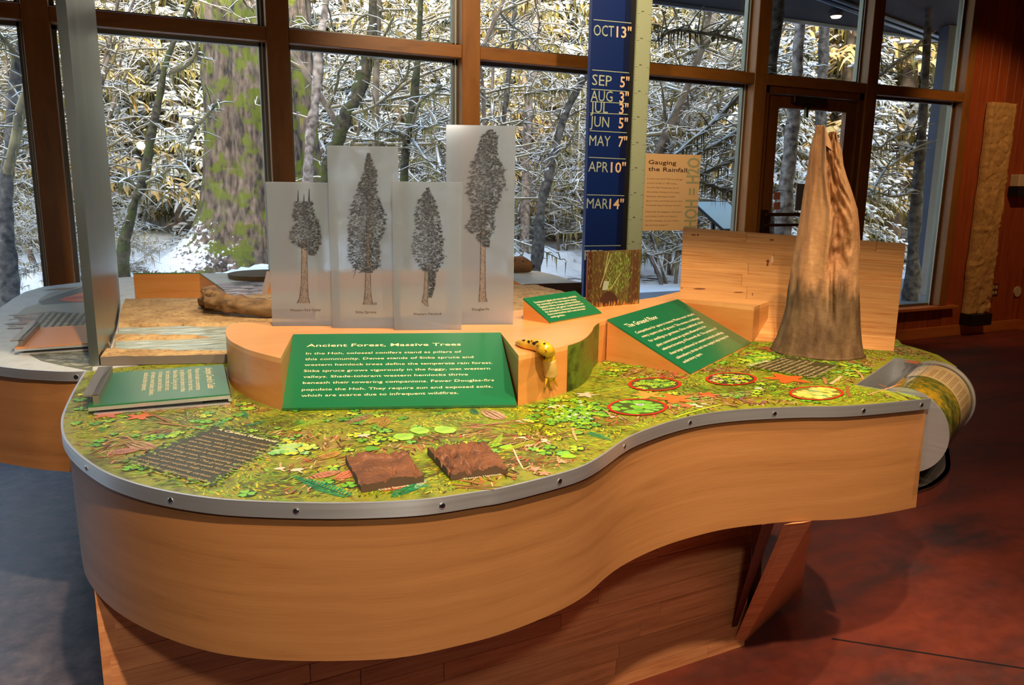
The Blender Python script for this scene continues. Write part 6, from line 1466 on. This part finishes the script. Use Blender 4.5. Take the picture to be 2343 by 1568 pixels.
def make_bare(seed, H, stems, lean=.35, thick=.05):
    random.seed(seed); t = thing('bare_tree', 'snowy bare tree', 'tree'); st_ = MB(); tw = MB(); mo = MB()
    for s in range(stems):
        an = random.uniform(0, 2*PI); p = Vector((math.cos(an)*.12, math.sin(an)*.12, -.2)); d = Vector((math.cos(an)*lean*random.uniform(.3, 1), math.sin(an)*lean*random.uniform(.3, 1), 1)).normalized(); pts = [p]; n = 12
        for i in range(n):
            d = (d+Vector((random.uniform(-.18, .18), random.uniform(-.18, .18), random.uniform(-.12, .06)))).normalized(); pts.append(pts[-1]+d*(H/n))
        rad = [thick*(1-.8*i/n)*random.uniform(.9, 1.1) for i in range(n+1)]
        V2, F2 = tube(pts, rad, 7); st_.add(V2, F2)
        for i in range(2, n+1):
            for b in range(random.randint(2, 3)):
                an2 = random.uniform(0, 2*PI); dd = Vector((math.cos(an2), math.sin(an2), random.uniform(-.1, .6))).normalized(); q = pts[i]; bp_ = [q]; bl2 = H*random.uniform(.10, .28); nn_ = 6
                for k in range(nn_):
                    dd = (dd+Vector((random.uniform(-.25, .25), random.uniform(-.25, .25), random.uniform(-.22, .12)))).normalized(); bp_.append(bp_[-1]+dd*bl2/nn_)
                r0 = rad[i]*.45+.006
                V2, F2 = tube(bp_, [r0*(1-.8*k/nn_)+.003 for k in range(nn_+1)], 5, False); tw.add(V2, F2)
                for k in range(1, nn_+1):
                    for w in range(2):
                        d3 = Vector((random.uniform(-1, 1), random.uniform(-1, 1), random.uniform(-.3, .6))).normalized(); l3 = random.uniform(.12, .40)
                        m1 = bp_[k]+d3*l3*.5+Vector((random.uniform(-.04, .04), random.uniform(-.04, .04), random.uniform(-.05, .05)))
                        V2, F2 = tube([bp_[k], m1, m1+d3*l3*.5+Vector((0, 0, -.06))], [.011, .009, .004], 4, False); tw.add(V2, F2)
                    if random.random() < .5:
                        dr_ = (bp_[k]-bp_[k-1]).normalized()
                        for q_ in range(3):
                            w = random.uniform(.006, .02); h = random.uniform(.08, .26); e = dr_*w; c = bp_[k]+dr_*random.uniform(-.1, .1); mo.add([c-e, c+e, c+Vector((random.uniform(-.03, .03), random.uniform(-.03, .03), -h))], [(0, 1, 2)])
    st_.build('trunk', BARK_M, t, smooth=True); tw.build('snowy_branches', TWIG_M, t, smooth=True); mo.build('hanging_moss', MOSS_M, t)
    return t
def dup(root, loc, rz_, s, label, group):
    r = root.copy(); COL.objects.link(r); r.location = loc; r.rotation_euler = (0, 0, rz_); r.scale = (s, s, s*random.uniform(.9, 1.15)); r['label'] = label
    if group: r['group'] = group
    for ch in root.children:
        c = ch.copy(); COL.objects.link(c); c.parent = r
    return r
ORD = ['first', 'second', 'third', 'fourth', 'fifth', 'sixth', 'seventh']
def where(loc):
    q = Vector(loc)+Vector((0, 0, 1.5))-EYE; tt_ = WY/q.y; xw = q.x*tt_; k = int(math.floor((xw-MX0)/MOD))+1
    d = math.hypot(loc[0], loc[1]); return ORD[min(6, max(0, k))], ('close to the glass' if d < 15 else 'in the middle distance' if d < 24 else 'well back in the woods' if d < 36 else 'far back')
def place(proto, used, loc, rz_, s, label, group):
    o_, n_ = where(loc); label = '%s, %s window bay, %s' % (label, o_, n_); group = '%s, %s bay %s' % (group, o_, n_)
    if not used[0]:
        used[0] = True; proto.location = loc; proto.rotation_euler = (0, 0, rz_); proto.scale = (s, s, s); proto['label'] = label; proto['group'] = group; return proto
    return dup(proto, loc, rz_, s, label, group)
con = [make_conifer(101, 10, .14, FOL_D, .25, .42), make_conifer(102, 12, .18, FOL_O, .6), make_conifer(103, 11, .16, FOL_D, .2, .42), make_conifer(104, 13, .2, FOL_G, .5, .10), make_conifer(105, 9, .13, FOL_O, .4)]
bar = [make_bare(201, 6.5, 4), make_bare(202, 5, 6, .6, .035), make_bare(203, 8, 2, .25, .08), make_bare(204, 4, 8, .9, .025)]
cu_ = [[False] for _ in con]; bu_ = [[False] for _ in bar]
random.seed(2024)
LBL_C = ['dark green snow-laden conifer', 'olive mossy conifer', 'dark green snow-laden conifer', 'golden sunlit conifer', 'olive mossy conifer']
GRP_C = ['snowy dark conifers in the forest', 'olive mossy conifers in the forest', 'snowy dark conifers in the forest', 'sunlit golden conifers in the forest', 'olive mossy conifers in the forest']
LBL_B = ['bare multi-stemmed tree with snow-lined branches', 'low bare shrub with arching snowy twigs', 'tall thin bare trunk with snowy side branches', 'low bare shrub with arching snowy twigs']
GRP_B = ['bare snowy trees in the woods', 'snowy shrubs in the woods', 'thin bare trunks in the woods', 'snowy shrubs in the woods']
taken = []
def spot(dmin, dmax, gap, a0=-13, a1=64):
    for _ in range(60):
        a = math.radians(random.uniform(a0, a1)); d = random.uniform(dmin, dmax); x, y = d*math.sin(a), d*math.cos(a)
        if y < 8.9 or (x > 2 and y < 10.5): continue
        pxx = CX+F_PX*math.tan(math.atan2(x, y)-YAW)
        if d < 19 and 400 < pxx < 800: continue
        if d < 24 and 215 < pxx < 620: continue
        if d < 14 and (240 < pxx < 620 or 1180 < pxx < 1340): continue
        if all((x-u)**2+(y-v)**2 > gap*gap for u, v in taken): taken.append((x, y)); return x, y
    return None
for (n, d0, d1, gap, kinds, s0, s1) in ((64, 30, 58, 1.9, (0, 1, 3, 3, 4, 1), 1.0, 1.6), (48, 19, 30, 1.6, (0, 1, 2, 4, 3, 1), .7, 1.2), (8, 15, 19, 1.6, (0, 2, 4), .3, .55)):
    for k in range(n):
        p = spot(d0, d1, gap)
        if not p: continue
        i = random.choice(kinds)
        if i == 3 and p[0]/p[1] < .6 and random.random() < .6: i = 0
        if p[0]/p[1] > .75 and i in (0, 2) and random.random() < .85: i = random.choice((1, 3, 4))
        place(con[i], cu_[i], (p[0], p[1], gz(*p)-.1), random.uniform(0, 6.28), random.uniform(s0, s1), LBL_C[i], GRP_C[i])
for (n, d0, d1, gap, kinds, s0, s1) in ((30, 19, 34, 1.0, (0, 2, 2, 0), .9, 1.4), (16, 12.5, 19, 1.3, (0, 2, 2, 1), .7, 1.1), (5, 10, 12, .9, (3, 1), .25, .4)):
    for k in range(n):
        p = spot(d0, d1, gap)
        if not p: continue
        i = random.choice(kinds); place(bar[i], bu_[i], (p[0], p[1], gz(*p)-.1), random.uniform(0, 6.28), random.uniform(s0, s1), LBL_B[i], GRP_B[i])
for pool, us in ((con, cu_), (bar, bu_)):
    for p, u in zip(pool, us):
        if not u[0]:
            for c in list(p.children): bpy.data.objects.remove(c)
            bpy.data.objects.remove(p)
# ---- single trees one can point at
def trunk_px(name, label, px, D, rpx, mat, sides=14, flare=0, branch=(), twmat=None):
    pts = [atD(x, y, D) for x, y in px]; base = Vector((pts[-1].x, pts[-1].y, gz(pts[-1].x, pts[-1].y)-.15))
    if pts[-1].z > base.z+.1: pts.append(base)
    rp_ = list(rpx)+([rpx[-1]] if len(pts) > len(rpx) else [])
    dep = [(p-EYE).dot(CF) for p in pts]; rad = [r*d/F_PX/2 for r, d in zip(rp_, dep)]
    d0 = pts[0]-pts[1]; pts = [pts[0]+d0.normalized()*3.0]+pts; rad = [rad[0]*.7]+rad
    t = thing(name, label, 'tree', loc=(base.x, base.y, 0))
    n = 10*len(pts); sp_ = spline(pts, n); rs_ = np.interp(np.linspace(0, 1, n), np.linspace(0, 1, len(rad)), rad)
    V2, F2 = tube(sp_, list(rs_), sides); V3 = []
    for i, v in enumerate(V2):
        c = sp_[i//sides]; V3.append(c+(v-c)*(1+.30*noise.noise(v*2.2)+.26*noise.noise(v*8)))
    mesh_obj('trunk', sub(V3, t), F2, mat, t, smooth=True)
    tw = MB(); mo = MB()
    for b in branch:
        bp_ = [atD(x, y, D-.3*k) for k, (x, y, w) in enumerate(b)]; rr2 = [max(.006, w*D/F_PX/2) for (x, y, w) in b]
        s2 = spline(bp_, 8*len(bp_)); r2_ = np.interp(np.linspace(0, 1, len(s2)), np.linspace(0, 1, len(rr2)), rr2); V2, F2 = tube(s2, list(r2_), 7); tw.add(V2, F2)
        for k in range(2, len(s2), 2):
            for _ in range(2):
                d3 = Vector((random.uniform(-1, 1), random.uniform(-1, 1), random.uniform(-.2, .8))).normalized(); l3 = random.uniform(.1, .4)
                V2, F2 = tube([s2[k], s2[k]+d3*l3*.5, s2[k]+d3*l3+Vector((0, 0, -.04))], [.010, .008, .004], 4, False); tw.add(V2, F2)
            if random.random() < .7:
                for q_ in range(4):
                    h = random.uniform(.05, .24); dr_ = (s2[k]-s2[k-1]).normalized(); e = dr_*random.uniform(.008, .02); c0_ = s2[k]+dr_*random.uniform(-.06, .06); mo.add([c0_-e, c0_+e, c0_+Vector((random.uniform(-.02, .02), 0, -h))], [(0, 1, 2)])
    if tw.V: tw.build('snowy_branches', twmat or TWIG_M, t, smooth=True)
    if mo.V: mo.build('hanging_moss', MOSS_M, t)
    return t
random.seed(77)
# the giant: buttressed bole
gb = at(625, 606, 0); GT = thing('giant_spruce', 'giant mossy spruce trunk outside, split in view by the second mullion from the left', 'tree', loc=(gb.x, gb.y, 0))
Dg = (gb-EYE).dot(CF); V = []; Fc = []; na, nz = 96, 90; rg0 = 118*Dg/F_PX
for j in range(nz+1):
    z = -.2+9.2*(j/nz)**1.3; fl_ = 1+1.15*math.exp(-max(0, z)/.55)+.22*math.exp(-max(0, z)/2.0)
    for i in range(na):
        an = 2*PI*i/na; rr2 = rg0*(1-.02*z)*(1+(fl_-1)*(.55+.45*math.cos(an*3+2.2))+.06*math.sin(an*9+z*.3)+.03*math.sin(an*23+z*.8)+.04*noise.noise(Vector((math.cos(an)*6, math.sin(an)*6, z*.7)))+.05*noise.noise(Vector((math.cos(an)*14, math.sin(an)*14, z*3))))
        V.append(Vector((gb.x+rr2*math.cos(an)-.01*z, gb.y+.3+rr2*math.sin(an), z)))
for j in range(nz):
    for i in range(na): Fc.append((j*na+i, j*na+(i+1) % na, (j+1)*na+(i+1) % na, (j+1)*na+i))
mesh_obj('bole', sub(V, GT), Fc, GIANT, GT, smooth=True)
MOSSB = snowy('mossy_trunk', lin(30, 26, 20), lin(96, 84, 62), SN, .45, 16, .15, 12, .5, moss=(lin(66, 68, 26), .49), bump=1)
PALEB = snowy('pale_trunk', lin(84, 68, 60), lin(176, 162, 152), SN, .50, 12, .15, 12, .5, bump=.7)
DARKB = snowy('dark_trunk', lin(34, 32, 32), lin(104, 98, 92), SN, .38, 13, .15, 11, .55, bump=.9)
trunk_px('leaning_trunk', 'dark leaning mossy trunk right of the giant spruce', [(853, 10), (852, 64), (838, 143), (823, 198), (791, 265), (772, 319), (753, 367), (741, 430), (730, 560)], 10.5, [20, 24, 26, 34, 34, 30, 26, 22, 22], MOSSB,
   branch=[[(838, 143, 10), (870, 100, 7), (900, 40, 5)], [(791, 265, 9), (860, 240, 6), (925, 180, 5), (940, 120, 4)]])
trunk_px('pale_trunk', 'slim pale trunk between the giant spruce and the leaning mossy trunk', [(747, 0), (738, 60), (731, 112), (723, 223), (712, 303), (704, 399), (700, 560)], 11.2, [16, 20, 22, 22, 22, 24, 30], PALEB)
trunk_px('forked_tree', 'dark forked tree with a flared root at the left edge, outside', [(60, 0), (55, 64), (38, 128), (33, 223), (26, 330), (14, 430), (12, 520), (18, 640)], 9.5, [20, 22, 22, 26, 26, 30, 34, 50], DARKB,
   branch=[[(16, 400, 18), (36, 320, 18), (46, 260, 18), (66, 190, 16), (72, 90, 12), (80, 10, 10)], [(38, 128, 10), (10, 90, 8), (-20, 60, 6)]])
trunk_px('snowy_leaning_tree', 'crooked slender tree with snow along its left side in the second window', [(412, 60), (400, 90), (380, 143), (361, 239), (344, 319), (328, 414), (303, 478), (280, 590)], 10.8, [9, 12, 15, 17, 18, 20, 24, 30], MOSSB,
   branch=[[(385, 165, 12), (420, 150, 14), (447, 125, 8), (452, 60, 4)], [(360, 290, 5), (400, 310, 5), (425, 330, 7), (450, 290, 7), (475, 262, 7), (500, 230, 4)], [(330, 420, 6), (370, 400, 7), (410, 370, 6), (440, 400, 5)], [(320, 450, 8), (295, 410, 6), (270, 420, 5)]])
trunk_px('snowy_leaning_tree', 'leaning trunk plastered with snow just left of the blue rain gauge column', [(1345, 150), (1335, 178), (1300, 244), (1279, 310), (1266, 359), (1256, 402), (1240, 470), (1228, 600)], 12, [12, 16, 18, 20, 20, 22, 22, 28], DARKB,
   branch=[[(1320, 200, 8), (1290, 205, 6), (1240, 208, 5), (1200, 215, 4)], [(1262, 370, 7), (1300, 330, 6), (1330, 260, 5)]])
trunk_px('snowy_branch_tree', 'tree with long diagonal snow-covered boughs right of the beige text panel', [(1770, 90), (1760, 180), (1752, 300), (1748, 420), (1745, 560)], 9.4, [30, 34, 36, 38, 44], DARKB,
   branch=[[(1760, 170, 9), (1710, 200, 10), (1660, 250, 11), (1620, 290, 8), (1555, 345, 6), (1510, 390, 4)], [(1752, 280, 11), (1705, 290, 12), (1650, 325, 12), (1600, 350, 8), (1540, 395, 5)], [(1750, 350, 10), (1700, 355, 10), (1650, 380, 10), (1606, 397, 7), (1560, 420, 4)], [(1750, 440, 8), (1690, 440, 8), (1640, 430, 6), (1600, 415, 4)], [(1752, 120, 7), (1680, 90, 7), (1600, 75, 7), (1540, 70, 6), (1500, 95, 4)], [(1710, 200, 6), (1740, 150, 4)]])
trunk_px('conifer_tree', 'pale grey trunk seen through the door glass', [(1830, 60), (1822, 180), (1812, 300), (1800, 420), (1790, 560)], 11, [24, 28, 30, 32, 36], PALEB)
trunk_px('conifer_tree', 'dark straight trunk in the door glass behind the stump top', [(1885, 100), (1880, 240), (1876, 400), (1872, 560)], 14, [20, 24, 26, 28], DARKB)
trunk_px('conifer_tree', 'dark stubby trunk just left of the porch post', [(2112, 258), (2108, 330), (2100, 420), (2092, 520), (2088, 640)], 11.5, [18, 24, 26, 28, 34], DARKB,
   branch=[[(2100, 300, 4), (2060, 305, 5), (2010, 340, 5)], [(2098, 340, 5), (2050, 370, 6), (2020, 395, 5), (1995, 440, 4)], [(2098, 430, 5), (2050, 450, 5), (2008, 440, 4)], [(2110, 90, 4), (2085, 120, 8), (2040, 150, 8), (2010, 175, 6)]])
trunk_px('conifer_tree', 'slim dark trunk in the third window from the left, near the frosted panels', [(1178, 20), (1170, 120), (1160, 210), (1148, 330), (1140, 560)], 13, [10, 11, 12, 12, 14], DARKB)
trunk_px('mossy_bough_tree', 'mossy tree with drooping snow-topped boughs between the frosted panels and the third mullion', [(960, 60), (955, 150), (945, 240), (930, 330), (925, 420), (930, 560)], 10, [12, 16, 18, 18, 20, 24], MOSSB,
   branch=[[(930, 330, 10), (912, 305, 8), (880, 300, 8), (855, 303, 6)], [(925, 310, 8), (945, 280, 8), (960, 235, 6), (1000, 205, 7), (1010, 195, 5)], [(940, 290, 7), (960, 295, 7), (985, 290, 6), (1008, 280, 4)], [(945, 320, 9), (970, 360, 7), (1010, 400, 5)]])
trunk_px('mossy_bough_tree', 'pale bark tree far back in the third window with snow in its crown', [(1228, 0), (1222, 110), (1212, 220), (1205, 330), (1200, 560)], 16, [20, 20, 18, 18, 22], PALEB)
# low snow-dusted mound of debris outside the left windows
def mound(name, label, c, rx, ry, h, seed, mat):
    V = []; Fc = []; n = 28
    for j in range(n+1):
        for i in range(n+1):
            u, v = i/n*2-1, j/n*2-1; rr2 = math.hypot(u, v); hh = h*max(0, 1-rr2**2)*(1+.8*noise.noise(Vector((u*4, v*4, seed))))+.05*noise.noise(Vector((u*11, v*11, seed)))
            x, y = c[0]+u*rx, c[1]+v*ry; V.append((x, y, gz(x, y)-.04+max(0, hh)))
    for j in range(n):
        for i in range(n): a = j*(n+1)+i; Fc.append((a, a+1, a+n+2, a+n+1))
    o = mesh_obj(name, V, Fc, mat, smooth=True); tag(o, label, 'brush'); return o
DEB = snowy('leaf_debris', lin(46, 40, 40), lin(104, 84, 66), SN, .35, 14, .2, 5, .7, bump=1)
mound('brush_mound', 'dark brush heap dusted with snow outside the leftmost window', (at(20, 640, 0).x, at(20, 640, 0).y-.2), 1.3, 1.2, .35, 1, DEB)
mound('brush_mound', 'brown leaf litter heap at the foot of the giant spruce', (at(640, 625, 0).x, at(640, 625, 0).y-.9), 1.6, .9, .28, 2, DEB)
mound('brush_mound', 'twiggy brown litter heap left of the rain gauge column', (at(1250, 600, 0).x, at(1250, 600, 0).y), 1.3, 1.2, .30, 3, DEB)
